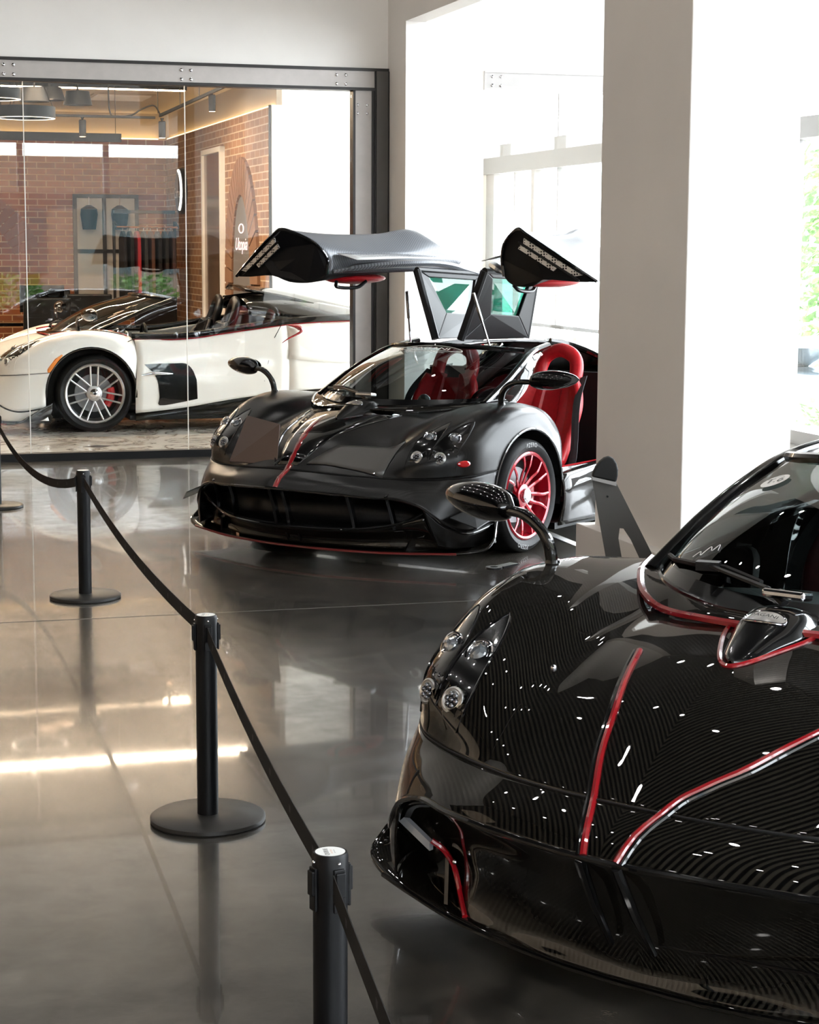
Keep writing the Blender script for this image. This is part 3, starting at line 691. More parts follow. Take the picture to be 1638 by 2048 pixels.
def wheel_part(name, parent, cx, cy, s, rim_m, tyre_r, rim_r, w, rim_dark=None, spokes=7, caliper=None, text=False, style='Y', label=None):
    """s=+1 outer face towards +y. rim is the part, tyre etc. sub-parts"""
    c = (cx, cy, tyre_r); ho = w / 2 * s
    rb = MB().lathe([(rim_r, ho * .92), (rim_r - .010, ho * .98), (rim_r - .022, ho * .93), (rim_r - .035, ho * .5), (rim_r - .045, -ho * .8), (rim_r, -ho * .85)], 56, c, 'Y', cap=False)
    base_y = cy + ho * .62
    def P(r, a, y): return (cx + r * cos(a), y, tyre_r + r * sin(a))
    for k in range(spokes):
        a0 = 2 * PI * k / spokes + PI / 2
        if style == 'Y':
            for q in (-1, 1):
                pts = [P(.055, a0 + q * .28, base_y - s * .012), P(.13, a0 + q * .20, base_y + s * .010), P(rim_r * .68, a0 + q * .17, base_y + s * .03), P(rim_r - .012, a0 + q * .20, cy + ho * .9)]
                rb.tube(curve(pts, 4), [.0135 - .0004 * i for i in range(13)], 6, flat=.62, up=(0, 1, 0))
        else:
            for q in (-1, 1):
                o = q * .026
                def Q(r, y): return (cx + r * cos(a0) - o * sin(a0) * (1 + .35 * r / rim_r), y, tyre_r + r * sin(a0) + o * cos(a0) * (1 + .35 * r / rim_r))
                rb.tube([Q(.06, base_y), Q(.16, base_y + s * .012), Q(rim_r - .03, base_y + s * .025), Q(rim_r - .012, base_y + s * .03)], .0085, 6, flat=.8, up=(0, 1, 0))
    rb.lathe([(.070, base_y - s * .03 - cy), (.066, base_y + s * .008 - cy), (.045, base_y + s * .016 - cy)], 24, (cx, cy, tyre_r), 'Y')
    if style != 'Y': rb.lathe([(rim_r + .002, ho * .93), (rim_r - .008, ho * 1.0), (rim_r - .016, ho * .95)], 56, c, 'Y', cap=False)
    rim = sub(rb, 'wheel_rim', rim_m, parent, label, smooth=True)
    R0 = tyre_r
    ty = MB().lathe([(rim_r - .004, ho * .86), (rim_r + .012, ho * .99), ((R0 + rim_r) / 2, ho * 1.05), (R0 - .022, ho * .97), (R0 - .005, ho * .84), (R0, ho * .6), (R0, -ho * .6), (R0 - .005, -ho * .84), (R0 - .022, -ho * .97), ((R0 + rim_r) / 2, -ho * 1.05), (rim_r + .01, -ho * .95), (rim_r - .01, -ho * .8)], 72, c, 'Y', cap=False)
    sub(ty, 'tyre', RUBBER, rim, smooth=True)
    if text:
        for (body, ac) in (('PZERO', 92), ('PZERO', -75)):
            v, f = text_verts(body, .036, spacing=1.15)
            pts = []
            for a, b, _ in v:
                rr = (R0 + rim_r) / 2 + b + .002; an = R(ac) + a / rr * s
                pts.append((cx - s * 0 + rr * cos(an), cy + ho * 1.055, tyre_r + rr * sin(an)))
            me = bpy.data.meshes.new('t'); me.from_pydata(pts, [], f); link('tyre_lettering', me, mat('tyre_letters', (.30, .30, .30), .6), rim, False)
    sub(MB().lathe([(.03, 0), (.165, 0), (.165, .012 * s), (.03, .012 * s)], 40, (cx, cy + ho * .1, tyre_r), 'Y', cap=False).lathe([(.06, .0), (.06, .03 * s)], 24, (cx, cy + ho * .1, tyre_r), 'Y'), 'brake_disc', mat('brake_steel', (.22, .22, .23), .35, metal=.8), rim, smooth=True)
    cb = MB()
    aa = [R(-45 + i * 9) for i in range(8)] if True else []
    if cx > -1: aa = [PI - a for a in aa]
    ring = []
    for a in aa: ring.append(P(.150, a, cy + ho * .28))
    cb.tube(ring, .030, 8, flat=1.2)
    sub(cb, 'brake_caliper', caliper or CALIPER, rim, smooth=True)
    sub(MB().lathe([(.044, 0), (.044, .022 * s), (.026, .034 * s)], 20, (cx, base_y + s * .012, tyre_r), 'Y').lathe([(.012, 0.0), (.012, .034 * s)], 12, (cx, base_y + s * .012, tyre_r), 'Y'), 'hub_nut', CHROME, rim, smooth=True)
    if rim_dark is not None:
        sub(MB().lathe([(.02, 0), (rim_r - .04, 0)], 40, (cx, cy + ho * .02, tyre_r), 'Y', cap=False), 'wheel_backing', rim_dark, rim)
    return rim

def mirror_part(parent, s, arm_m, head_m):
    arm = curve([(.115, .838, .855), (.125, .845, .925), (.13, .875, .975), (.12, .935, 1.008), (.09, 1.02, 1.012)], 5)
    arm = [Vector((p.x, p.y * s, p.z)) for p in arm]
    ar = sub(MB().tube(arm, [.020] * 8 + [.018] * 8 + [.016] * 5, 10, flat=.8).lathe([(.030, -.02), (.026, .012), (.021, .03)], 16, (.115, .838 * s, .855)), 'mirror_arm', arm_m, parent, smooth=True)
    # leaf-shaped head: a lens cross-section swelling towards the arm and pointed outwards
    rows = []
    n = 14
    for i in range(n + 1):
        t = i / n; y = 1.0 + .30 * t
        rr = (max(0, t) ** .42) * ((1 - t) ** .62) * 1.72
        h = .066 * rr + .0005; dx = .062 * rr + .0005
        zc = 1.018 + .016 * t; xc = .075 - .06 * t
        rows.append([Vector((xc + dx * cos(2 * PI * j / 18) * (1.25 if cos(2 * PI * j / 18) > 0 else .55), y * s, zc + h * sin(2 * PI * j / 18))) for j in range(19)])
    me = grid_mesh('mirror_head', rows); hd = link('mirror_head', me, head_m, parent)
    gl = MB().lathe([(.001, 0), (.046, 0)], 24, (0, 0, 0), 'X', cap=False)
    gl.v = [(.020 + x - .008, s * (1.115 + y * 1.9), 1.022 + z * .95) for x, y, z in gl.v]
    g2 = sub(gl, 'mirror_glass', CHROME, hd)
    bm = bmesh.new(); bm.from_mesh(me); bmesh.ops.recalc_face_normals(bm, faces=bm.faces); bm.to_mesh(me); bm.free()
    return ar, hd

def pods(parent, bv, s, bright):
    """two leaf-shaped recesses on a fender, each with two lamps"""
    for q, (A, B, w, lamps) in enumerate((((.815, .806), (.445, .862), .112, ((.735, .818, .030), (.612, .832, .036))), ((.885, .688), (.485, .732), .118, ((.789, .698, .031), (.666, .704, .038))))):
        L, Rr = leaf((A[0], A[1] * s), (B[0], B[1] * s), w)
        rows = []
        for l, r in zip(L, Rr):
            row = []
            for k in range(5):
                p = l.lerp(r, k / 4); h, n = drop(bv, p.x, p.y, .0035 if k in (0, 4) else .0045); row.append(h)
            rows.append(row)
        me = grid_mesh('headlight', rows); hl = link('headlight', me, BLACK_G, parent)
        out = [drop(bv, p.x, p.y, .004)[0] for p in L + Rr[::-1][1:-1]]
        sub(MB().tube(out, .0035, 6, closed=True), 'pod_rim', bright['rim'], hl, smooth=True)
        for z, (x, y, r) in enumerate(lamps):
            h, n = drop(bv, x, y * s, .002)
            fwd = (n + Vector((.9, 0, .1))).normalized()
            X = fwd.orthogonal().normalized(); Y = fwd.cross(X)
            def ring(rad, d): return [h + fwd * d + (X * cos(2 * PI * i / 24) + Y * sin(2 * PI * i / 24)) * rad for i in range(24)]
            mb = MB()
            for rad, d, t in ((r, .002, .0055), (r * .80, .004, .003), (r * .62, .002, .0025)): mb.tube(ring(rad, d), t, 6, closed=True)
            sub(mb, 'lamp_ring', CHROME if z == 1 else ALU, hl, smooth=True)
            k0 = len(mb.v); ln = MB()
            if z == 1:
                rs = [(r * .74, .0), (r * .6, .010), (r * .35, .018), (.001, .021)]
                vv = [ring(a, b) for a, b in rs]
                for i in range(3):
                    for j in range(24): ln.add([vv[i][j], vv[i][(j + 1) % 24], vv[i + 1][(j + 1) % 24], vv[i + 1][j]], [(0, 1, 2, 3)])
                sub(ln, 'lamp_lens', mat('projector_lens', (.35, .38, .42), .05, metal=.7, coat=1), hl, smooth=True)
            else:
                for a in range(7):
                    cc = h + fwd * .006 + ((X * cos(a * PI / 3) + Y * sin(a * PI / 3)) * r * .52 if a < 6 else Vector((0, 0, 0)))
                    ln.ball(cc, r * .25, n=10, m=6)
                sub(ln, 'led_cluster', mat('led_chrome', (.22, .22, .24), .12, metal=.9), hl, smooth=True)

def seat(parent, yc, m, m2, top='loop'):
    """bucket seat"""
    rows = []
    prof = [(-.62, .46), (-.68, .40), (-.95, .36), (-1.08, .40), (-1.16, .55), (-1.23, .72), (-1.28, .84), (-1.30, .90)]
    wid = [.20, .22, .23, .22, .23, .25, .22, .18]
    for (x, z), w in zip(prof, wid):
        row = []
        for k in range(9):
            t = -1 + k / 4; up = .085 * abs(t) ** 2.5
            nx, nz = (0, 1) if x > -1.05 else (.9, .35)
            row.append((x + nx * up, yc + t * w, z + nz * up))
        rows.append(row)
    st, G = patch('seat', rows, m, parent, 4, 3, thick=.05)
    br = MB()
    for t in (-.5, .5): br.tube(curve([(-.72, yc + t * .26, .425), (-1.02, yc + t * .26, .40), (-1.13, yc + t * .24, .56), (-1.25, yc + t * .22, .82), (-1.29, yc + t * .2, .93)], 5), .055, 8, flat=.5)
    sub(br, 'seat_bolster', m, st, smooth=True)
    loop = [(-1.27, yc - .13, .86), (-1.32, yc - .135, .99), (-1.345, yc - .10, 1.075), (-1.35, yc, 1.115), (-1.345, yc + .10, 1.075), (-1.32, yc + .135, .99), (-1.27, yc + .13, .86)]
    sub(MB().tube(curve(loop, 6), .047, 12, flat=.8), 'headrest', m, st, smooth=True)
    s = 1 if yc > 0 else -1
    sub(MB().tube(curve([(-1.30, yc + s * .20, .95), (-1.12, yc + s * .25, .78), (-1.06, yc + s * .27, .5), (-1.02, yc + s * .27, .36)], 5), .03, 6, flat=.12, up=(1, 0, 0)), 'seat_belt', SEATBELT, st)
    return st

def make_car(name, label, x, y, z, heading, S, st):
    root = thing(name, label, 'car', (x, y, z), heading, st.get('group')); root.scale = (S, S, S)
    P, PB = st['paint'], st['lower']
    clam, G = patch('front_clamshell', CLAM, P, root, 8, 6, mirror=True)
    bvc = bvh_of([G]); sm = (-1, 1)
    bump_, GB = patch('front_bumper', BUMP_, st.get('bumper', P), root, 6, 6, mirror=True)
    for s in sm: patch('bumper_corner', LOWER if s > 0 else flipy(LOWER), st.get('bumper', P), bump_, 5, 5)
    bvb = bvh_of([G, GB])
    # shut line between clamshell and bumper
    row = [Vector(p) for p in mir([BUMP_[0]])[0]]
    sub(MB().tube([p + Vector((.0015, 0, .002)) for p in curve(row, 6)], .0038, 6), 'shut_line', BLACK_M, clam)
    sub(MB().tube([Vector(p) for p in curve(mir([BUMP_[2]])[0], 6)], .008, 8), 'lip', st.get('liplm', PB), bump_, smooth=True)
    # wheel-arch lips
    for s in sm:
        sub(MB().tube([(arch(a)[0], .982 * s, arch(a)[2]) for a in range(-5, 190, 8)], .010, 8), 'arch_lip', PB, clam, smooth=True)
    # inner arches and mouth
    ib = MB()
    for s in sm:
        ib = MB()
        pts = [(A0[0] + (AR + .0) * cos(R(a)), A0[1] + (AR + .0) * sin(R(a))) for a in range(-10, 195, 12)]
        for (a, b) in zip(pts[:-1], pts[1:]):
            ib.add([(a[0], s * .975, a[1]), (b[0], s * .975, b[1]), (b[0], s * .66, b[1]), (a[0], s * .66, a[1])], [(0, 1, 2, 3)])
        ib.box(-.36, .42, *sorted((s * .64, s * .66)), .12, .72)
        sub(ib, 'arch_liner', BLACK_M, root)
    mouth = [[(1.165, 0, .435), (1.135, .18, .428), (1.07, .38, .415), (1.0, .54, .40), (.93, .675, .39), (.86, .80, .34)],
             [(1.02, 0, .36), (1.0, .18, .36), (.95, .38, .35), (.88, .54, .34), (.82, .675, .32), (.78, .80, .28)],
             [(1.03, 0, .25), (1.01, .18, .25), (.96, .38, .25), (.89, .54, .25), (.83, .675, .24), (.77, .80, .23)],
             [(1.12, 0, .215), (1.10, .18, .215), (1.04, .38, .215), (.96, .54, .225), (.89, .675, .24), (.82, .80, .25)]]
    if st.get('gloss'):
        fm = [[(1.18, 0, .425), (1.15, .18, .419), (1.085, .38, .407), (1.015, .54, .395), (.94, .675, .385), (.87, .795, .33), (.80, .87, .24)],
              [(1.10, 0, .33), (1.075, .18, .325), (1.01, .38, .315), (.94, .54, .305), (.855, .675, .30), (.79, .78, .28), (.76, .85, .20)],
              [(1.03, 0, .22), (1.01, .18, .215), (.955, .38, .21), (.895, .54, .20), (.80, .675, .20), (.745, .77, .20), (.72, .83, .16)],
              [(1.00, 0, .13), (.985, .18, .13), (.945, .38, .13), (.89, .54, .125), (.80, .675, .12), (.74, .77, .12), (.70, .83, .11)],
              [(1.008, 0, .085), (.993, .25, .085), (.94, .42, .085), (.90, .56, .085), (.82, .69, .085), (.76, .78, .085), (.70, .85, .085)]]
        gr, _ = patch('front_intake', fm, CARB_G, root, 6, 6, mirror=True)
        for yy in (.048, -.048):
            sub(MB().tube([(1.195, yy, .425), (1.118, yy * 1.1, .295), (1.036, yy * 1.2, .18)], [.013, .012, .008], 8), 'intake_rib', BLACK_G, gr, smooth=True)
        sub(MB().tube(curve([(1.02, .06, .20), (.99, .30, .20), (.95, .52, .20)], 5), .004, 6), 'intake_seam', BLACK_G, gr)
        for yy in (.25, .75, -.3, -.62): sub(MB().ball((1.0 - abs(yy) * .22 + .02, yy, .17 if abs(yy) < .4 else .22), .007), 'screw', CHROME, gr, smooth=True)
    else:
        gr, _ = patch('grille', mouth, MESH_G, root, 4, 5, mirror=True)
    if not st.get('gloss'):
        lip2 = mir([[(1.135, 0, .213), (1.115, .18, .213), (1.055, .38, .215), (.975, .54, .225), (.905, .675, .255), (.86, .79, .315)]])[0]
        sub(MB().tube(curve(lip2, 6), .013, 8, flat=.7), 'lower_lip', BLACK_G, gr, smooth=True)
        und = [[(1.135, 0, .208), (1.115, .18, .208), (1.055, .38, .21), (.975, .54, .22), (.905, .675, .25), (.85, .80, .29)],
               [(1.02, 0, .15), (1.0, .18, .15), (.96, .38, .15), (.89, .54, .15), (.82, .675, .16), (.76, .82, .17)],
               [(1.0, 0, .10), (.985, .18, .10), (.95, .38, .10), (.89, .54, .10), (.82, .675, .10), (.72, .86, .10)]]
        patch('lower_intake', und, CARB_G, gr, 4, 5, mirror=True)
        for yy, x0 in ((.045, 1.17), (-.045, 1.17), (.42, 1.07), (-.42, 1.07), (.62, .97), (-.62, .97)):
            sub(MB().tube([(x0, yy, .42), (x0 - .04, yy * 1.0, .33), (x0 - .07, yy * 1.02, .215)], .012, 6, flat=2.2, up=(1, 0, 0)), 'grille_fin', BLACK_G, gr, smooth=True)
        for yy in (.045, -.045):
            sub(MB().tube([(1.185, yy, .425), (1.12, yy, .30), (1.045, yy, .19), (1.0, yy, .11)], .009, 6), 'splitter_brace', BLACK_G, gr, smooth=True)
    # splitter with upturned ends
    sp = [[(.40, 0, .085), (.40, .3, .085), (.40, .6, .085), (.40, .84, .085), (.38, .93, .10), (.36, .965, .18), (.36, .97, .27)],
          [(.90, 0, .080), (.88, .3, .080), (.80, .6, .080), (.68, .84, .085), (.58, .95, .10), (.52, 1.04, .13), (.46, 1.02, .22)],
          [(1.01, 0, .078), (.995, .25, .078), (.925, .56, .078), (.83, .80, .082), (.76, .95, .085), (.67, 1.07, .105), (.57, 1.085, .16)]]
    spl, GS = patch('splitter', sp, CARB_G, root, 5, 6, mirror=True, thick=.014)
    e = [(p[0] + .004, p[1], p[2]) for p in mir([sp[2][:5]])[0]]
    sub(MB().tube(curve(e, 6), .007, 6), 'splitter_edge', st['edge'], spl, smooth=True)
    for s in sm:
        vv = MB(); pl = [(.86, s * .66, .09), (.80, s * .70, .22), (.62, s * .80, .25), (.55, s * .84, .09)]
        vv.prism(pl, (0, s * .012, 0)); sub(vv, 'splitter_vane', BLACK_G, spl)
        c = MB().add([(.84, s * .955, .295), (.62, s * .965, .33), (.56, s * 1.06, .27), (.74, s * 1.07, .235), (.84, s * .955, .301), (.62, s * .965, .336), (.56, s * 1.06, .276), (.74, s * 1.07, .241)], [(0, 1, 2, 3), (7, 6, 5, 4), (0, 4, 5, 1), (1, 5, 6, 2), (2, 6, 7, 3), (3, 7, 4, 0)])
        if st.get('canard', True): sub(c, 'canard', CARB_M if not st.get('gloss') else CARB_G, bump_)
    if st.get('drl'):
        for s in sm:
            sub(MB().obox((.835, s * .790, .262), (.020, -s * .072, -.026), (.008, 0, 0), (0, .0, .012)), 'running_light', mat('frosted_led', (.35, .36, .38), .25, coat=1), bump_)
            sub(MB().tube(curve([(.885, s * .695, .262), (.865, s * .668, .235), (.835, s * .655, .18), (.845, s * .63, .12), (.90, s * .575, .088)], 6), .008, 8), 'red_piping', RED_P, bump_, smooth=True)
    # lamps and side marker
    for s in sm: pods(clam, bvc, s, {'rim': P if not st.get('gloss') else BLACK_G})
    if st.get('marker'):
        for s in sm:
            h, n = drop(bvc, .62, .945 * s, .004)
            n = Vector((n.x, n.y, n.z)).normalized(); X = Vector((-n.y * s, n.x * s, 0)).normalized(); Y = n.cross(X)
            mk = MB()
            for i in range(3):
                a, b = ((.0, 1.0), (.6, .8), (1, .05))[i], 0
            hm, nm, _, _ = bvc.ray_cast(Vector((.635, 2 * s, .578)), Vector((0, -s, 0)))
            nm = nm if nm.y * s > 0 else -nm; X = Vector((-nm.y * s, nm.x * s, 0)).normalized()
            rg = [[(hm - nm * .003) + X * .042 * q * cos(2 * PI * j / 20) + Vector((0, 0, 1)) * .020 * q * sin(2 * PI * j / 20) + nm * d for j in range(20)] for q, d in ((1, .0), (.95, .010), (.7, .015), (.02, .017))]
            for i in range(3):
                for j in range(20): mk.add([rg[i][j], rg[i][(j + 1) % 20], rg[i + 1][(j + 1) % 20], rg[i + 1][j]], [(0, 1, 2, 3)])
            sub(mk, 'side_marker', st['marker'], clam, smooth=True)
    # mirrors
    for s in sm: mirror_part(root, s, st.get('mirror', BLACK_G), st.get('mirror', BLACK_G))
    # cowl, windscreen
    cw = mir([[(.305, 0, .842), (.275, .2, .842), (.165, .38, .847), (.035, .52, .856), (-.115, .605, .864), (-.26, .63, .87)]])[0]
    ws, GW = patch('windscreen', WS, GLASS_WS, root, 8, 7, mirror=True, thick=0)
    bvw = bvh_of([GW])
    cowl = mir([[(.385, 0, .824), (.358, .2, .822), (.262, .38, .812), (.135, .52, .826), (-.03, .625, .853), (-.20, .69, .862)]])[0]
    cg = [curve(cowl, 6), [Vector(p) + Vector((-.02, 0, .012)) for p in curve(cowl, 6)], curve(cw, 6)]
    me = grid_mesh('cowl', cg); co = link('cowl', me, CARB_G, root)
    sub(MB().tube([p + Vector((.004, 0, .004)) for p in curve(cowl, 6)], st.get('cowl_r', .008), 6), 'cowl_edge', st['edge2'], co, smooth=True)
    sub(MB().tube([p + Vector((0, 0, .003)) for p in curve(cw, 6)], .007, 6), 'windscreen_seal', BLACK_G, ws, smooth=True)
    ba = mir([WS[0]])[0]; bb = mir([[tuple(Vector(a).lerp(Vector(b), .33)) for a, b in zip(WS[0], WS[1])]])[0]
    link('black_border', grid_mesh('black_border', [[p + Vector((.004, 0, .004)) for p in curve(ba, 7)], [p + Vector((.004, 0, .003)) for p in curve(bb, 7)]]), BLACK_G, ws)
    # A pillars and roof rails
    for s in sm:
        ap = [(-.06, .612, .855), (-.22, .607, .925), (-.36, .600, .985), (-.55, .572, 1.065), (-.75, .535, 1.132), (-1.0, .50, 1.165)]
        if st.get('open_top'): ap = ap[:5]
        sub(MB().tube(curve([(a, b * s, c) for a, b, c in ap], 6), .024, 8, flat=.8), 'pillar', st.get('pillar', BLACK_G), root, smooth=True)
    hdr = [Vector(p) + Vector((0, 0, .002)) for p in curve(mir([[(-.46, 0, 1.168), (-.48, .17, 1.166), (-.54, .31, 1.160), (-.61, .42, 1.150), (-.70, .50, 1.140)]])[0], 6)]
    sub(MB().tube(hdr, .018, 8, flat=.9), 'roof_header', BLACK_G, root, smooth=True)
    # dashboard, floor, tunnel, wheel
    dsh = [[(.24, 0, .80), (.2, .2, .80), (.1, .38, .80), (-.05, .58, .80)], [(-.25, 0, .79), (-.28, .2, .80), (-.30, .38, .79), (-.32, .60, .77)], [(-.42, 0, .70), (-.42, .2, .74), (-.42, .38, .73), (-.40, .60, .70)], [(-.46, 0, .50), (-.40, .2, .55), (-.40, .38, .52), (-.38, .60, .50)]]
    da, _ = patch('dashboard', dsh, st.get('dash', BLACK_M), root, 4, 4, mirror=True)
    sub(MB().ball((-.36, .38, .80), .055, .5).ball((-.35, .48, .81), .045, .5).ball((-.33, 0, .82), .05, .5), 'gauge', CHROME, da, smooth=True)
    sub(MB().tube([(-.52 + .0 * cos(a), .38 + .17 * cos(a), .74 + .17 * sin(a)) for a in [2 * PI * i / 24 for i in range(24)]], .016, 8, closed=True).tube([(-.52, .22, .74), (-.52, .54, .74)], .012, 6), 'steering_wheel', BLACK_S, da, smooth=True)
    fl = MB().box(-1.62, .0, -.82, .82, .18, .22).box(-1.60, -.35, -.12, .12, .22, .48)
    fl.box(-1.66, -1.60, -.80, .80, .2, .96)
    sub(fl, 'cabin_floor', BLACK_M, root)
    for s in sm: seat(root, .40 * s, st['seat'], st['seat'])
    # rear body, flanks, sills
    rr, GR = patch('rear_body', REAR, P, root, 6, 6, mirror=True)
    for s in sm:
        aa = [(-2.795 + .42 * cos(R(a)), .345 + .42 * sin(R(a))) for a in range(-8, 196, 12)]
        ii = MB()
        for (a, b) in zip(aa[:-1], aa[1:]): ii.add([(a[0], s * 1.0, a[1]), (b[0], s * 1.0, b[1]), (b[0], s * .66, b[1]), (a[0], s * .66, a[1])], [(0, 1, 2, 3)])
        sub(ii, 'arch_liner', BLACK_M, rr)
        Gd = [[(p[0], p[1] * s, p[2]) for p in r] for r in SIDE]
        if not st.get('doors_open'):
            dd, GD = patch('door', Gd[:4], P, root, 6, 5, thick=.01)
            patch('flank', Gd[3:], P, rr, 6, 5)
        else:
            patch('flank', [[(p[0], p[1] * s, p[2]) for p in r] for r in SIDE[3:]], P, rr, 6, 5)
        sk = [[(.0 - .35, .90 * s, .42), (-.35, .985 * s, .40), (-.35, 1.0 * s, .26), (-.34, .97 * s, .12)],
              [(-.9, .86 * s, .44), (-.9, .95 * s, .43), (-.9, .965 * s, .28), (-.9, .99 * s, .12)],
              [(-1.6, .86 * s, .45), (-1.6, .96 * s, .44), (-1.6, .955 * s, .29), (-1.6, 1.0 * s, .12)],
              [(-2.3, .88 * s, .44), (-2.36, .98 * s, .42), (-2.36, .98 * s, .28), (-2.34, 1.0 * s, .12)]]
        if st.get('open_top'):
            sk = [[(x, y_, z_ * k) for (x, y_, z_), k in zip(r, (kk, kk, kk, 1))] for r, kk in zip(sk, (.38, .50, .72, .86))]
            sk = [[(x, y_ - s * .02, z_) for x, y_, z_ in r] for r in sk]
        skd, _ = patch('side_sill', sk, st.get('sill', CARB_G), root, 5, 5, thick=.012)
        if st.get('doors_open'):
            sub(MB().obox((-.62, s * .955, .355), (.085, 0, 0), (0, .012, 0), (.03, 0, .05)), 'sill_duct', BLACK_M, skd, bevel=.006)
            sub(MB().box(-1.6, -.36, *sorted((s * .72, s * .86)), .38, .425), 'sill_top', st['seat'], skd, bevel=.01)
        sub(MB().box(-2.4, -.3, *sorted((s * .55, s * .97)), .10, .14), 'floor_edge', BLACK_M, skd)
    # underbody tray so that nothing floats
    sub(MB().box(-3.4, .75, -.62, .62, .10, .17).box(-.4, .80, -.62, .62, .17, .52), 'underbody', BLACK_M, root)
    # wheels
    for s in sm:
        wheel_part('wheel', root, .0, s * .845, s, st['rim'], .335, .262, .245, BLACK_M, 7, st.get('caliper'), st.get('text', False), st.get('wstyle', 'Y'))
        wheel_part('wheel', root, -2.795, s * .84, s, st['rim'], .35, .275, .32, BLACK_M, 7, st.get('caliper'), False, st.get('wstyle', 'Y'))
    # wiper
    wp = lambda a, b, o: drop(bvw, a, b, o)[0]
    arm = MB().tube([wp(.262, -.02, .018), wp(.235, -.08, .035), wp(.13, -.30, .040)], [.016, .012, .009], 6, flat=.6)
    arm.obox(wp(.13, -.30, .036), (.018, .006, 0), (-.01, .03, 0), (0, 0, .012))
    w_ = sub(arm, 'wiper_arm', st.get('wiper', BLACK_S), ws)
    sub(MB().tube([wp(*p, .014) for p in ((.20, -.12), (.13, -.26), (.07, -.38), (-.02, -.50), (-.10, -.56))], .008, 6), 'wiper_blade', BLACK_M, ws)
    # tail lamps and exhaust
    for s in sm:
        for k in range(3): sub(MB().lathe([(.05, -.02), (.05, .02), (.03, .03)], 20, (-3.66 + .02 * k, s * (.42 + .13 * k), .72), 'X'), 'tail_lamp', REDLENS, rr, smooth=True)
    sub(MB().lathe([(.05, -.03), (.05, .06), (.04, .06), (.04, -.02)], 20, (-3.72, 0.06, .70), 'X', cap=False).lathe([(.05, -.03), (.05, .06), (.04, .06), (.04, -.02)], 20, (-3.72, -.06, .70), 'X', cap=False), 'exhaust', ALU, rr, smooth=True)
    return dict(root=root, clam=clam, bvc=bvc, bvb=bvb, bump=bump_, ws=ws, bvw=bvw, rear=rr, cowl=co, bvr=bvh_of([GR]))

def nacelle(c, st):
    """teardrop air scoop on the cowl with an oval badge"""
    L = [(.60, 0, .012), (.56, .035, .02), (.47, .07, .04), (.40, .095, .05), (.33, .10, .045), (.24, .095, .03)]
    rows = []
    for (x, w, h) in L:
        row = []
        for k in range(9):
            t = -1 + k / 4; y = t * (w + .006); hh, n = drop(c['bvc'], min(x, 1.0), y, 0); zz = hh.z + h * (1 - abs(t) ** 3) - (.004 if abs(t) == 1 else 0)
            row.append((x, y, zz))
        rows.append(row)
    nac, G = patch('nacelle', rows, st['paint'] if not st.get('gloss') else BLACK_G, c['root'], 5, 3, thick=.004)
    out = [drop(c['bvc'], x, y, .004)[0] for x, y in [(.24, -.115), (.33, -.12), (.41, -.112), (.50, -.078), (.585, -.035), (.612, 0), (.585, .035), (.50, .078), (.41, .112), (.33, .12), (.24, .115)]]
    if st.get('gloss'): sub(MB().tube(curve(out, 5), .007, 6), 'red_piping', RED_P, nac, smooth=True)
    b = bvh_of([G]); cx = .42
    pts = [Vector((cx + .028 * cos(2 * PI * i / 28), .055 * sin(2 * PI * i / 28), 0)) for i in range(28)]
    bd = MB(); ctr = drop(b, cx, 0, .007)[0]; ring = [drop(b, p.x, p.y, .005)[0] for p in pts]
    for i in range(28): bd.add([ctr, ring[i], ring[(i + 1) % 28]], [(0, 1, 2)])
    bo = sub(bd, 'oval_badge', ALU, nac, smooth=True); sub(MB().tube(ring, .003, 6, closed=True), 'badge_rim', CHROME, bo, smooth=True)
    text_plane('badge_lettering', 'PAGANI', .020, ctr + Vector((0, 0, .002)), (0, 1, 0), (-1, 0, .25), BLACK_M, bo, fn=lambda p: drop(b, p.x, p.y, .009)[0])
    sub(MB().obox((.30, -.0, .905), (.03, 0, .004), (0, .06, 0), (0, 0, .012)), 'washer_block', CHROME if st.get('gloss') else ALU, nac, bevel=.008)
    return nac

# ------------------------------------------------------------------ the three cars
SG = dict(paint=CARB_G, lower=BLACK_G, edge=BLACK_G, edge2=RED_P, seat=RED_LD, rim=BLACK_G, gloss=True, drl=True, canard=False, dash=BLACK_S, cowl_r=.011)
F = make_car('sports_car', 'gloss black carbon sports car with red pinstripes, cut by the right edge, nearest the viewer', 1.1512, 5.0267, 0, math.atan2(-cos(.6556), -sin(.6556)), 1, SG)
nacelle(F, SG)
SM = dict(paint=CARB_M, lower=BLACK_G, edge=mat('dark_red_edge', (.16, .008, .012), .3, coat=.5), edge2=BLACK_G, seat=RED_L, rim=RED_W, caliper=RED_P, marker=REDLENS, doors_open=True, text=True, dash=RED_LD, sill=CARB_G, wiper=mat('bronze_wiper', (.12, .09, .07), .35, metal=.5))
Mc = make_car('sports_car', 'matte black carbon sports car with red wheels and both gullwing doors raised', -.0962, 11.623, 0, math.atan2(-cos(.5953), -sin(.5953)), 1, SM)
nacelle(Mc, SM)

# pinstripes of the near car: two ribs that meet at the nose
for s in (-1, 1):
    pts = [(1.19, .04 * s), (1.05, .10 * s), (.95, .145 * s), (.84, .18 * s), (.70, .235 * s), (.53, .295 * s)] if s < 0 else [(1.19, .045), (1.05, .095), (.98, .15), (.90, .22), (.80, .285), (.70, .33), (.60, .365), (.50, .39)]
    o = sub(MB().tube([drop(F['bvb'], p.x, p.y, .003)[0] for p in curve([(a, b, 0) for a, b in pts], 6)], .0095, 8), 'red_pinstripe', RED_P, F['clam'], smooth=True)
    o['label'] = 'red rib running up the bonnet'
    sub(MB().tube([drop(F['bvb'], p.x, p.y + s * .014, .003)[0] for p in curve([(a, b, 0) for a, b in pts], 6)], .007, 8), 'bonnet_rib', BLACK_G, F['clam'], smooth=True)
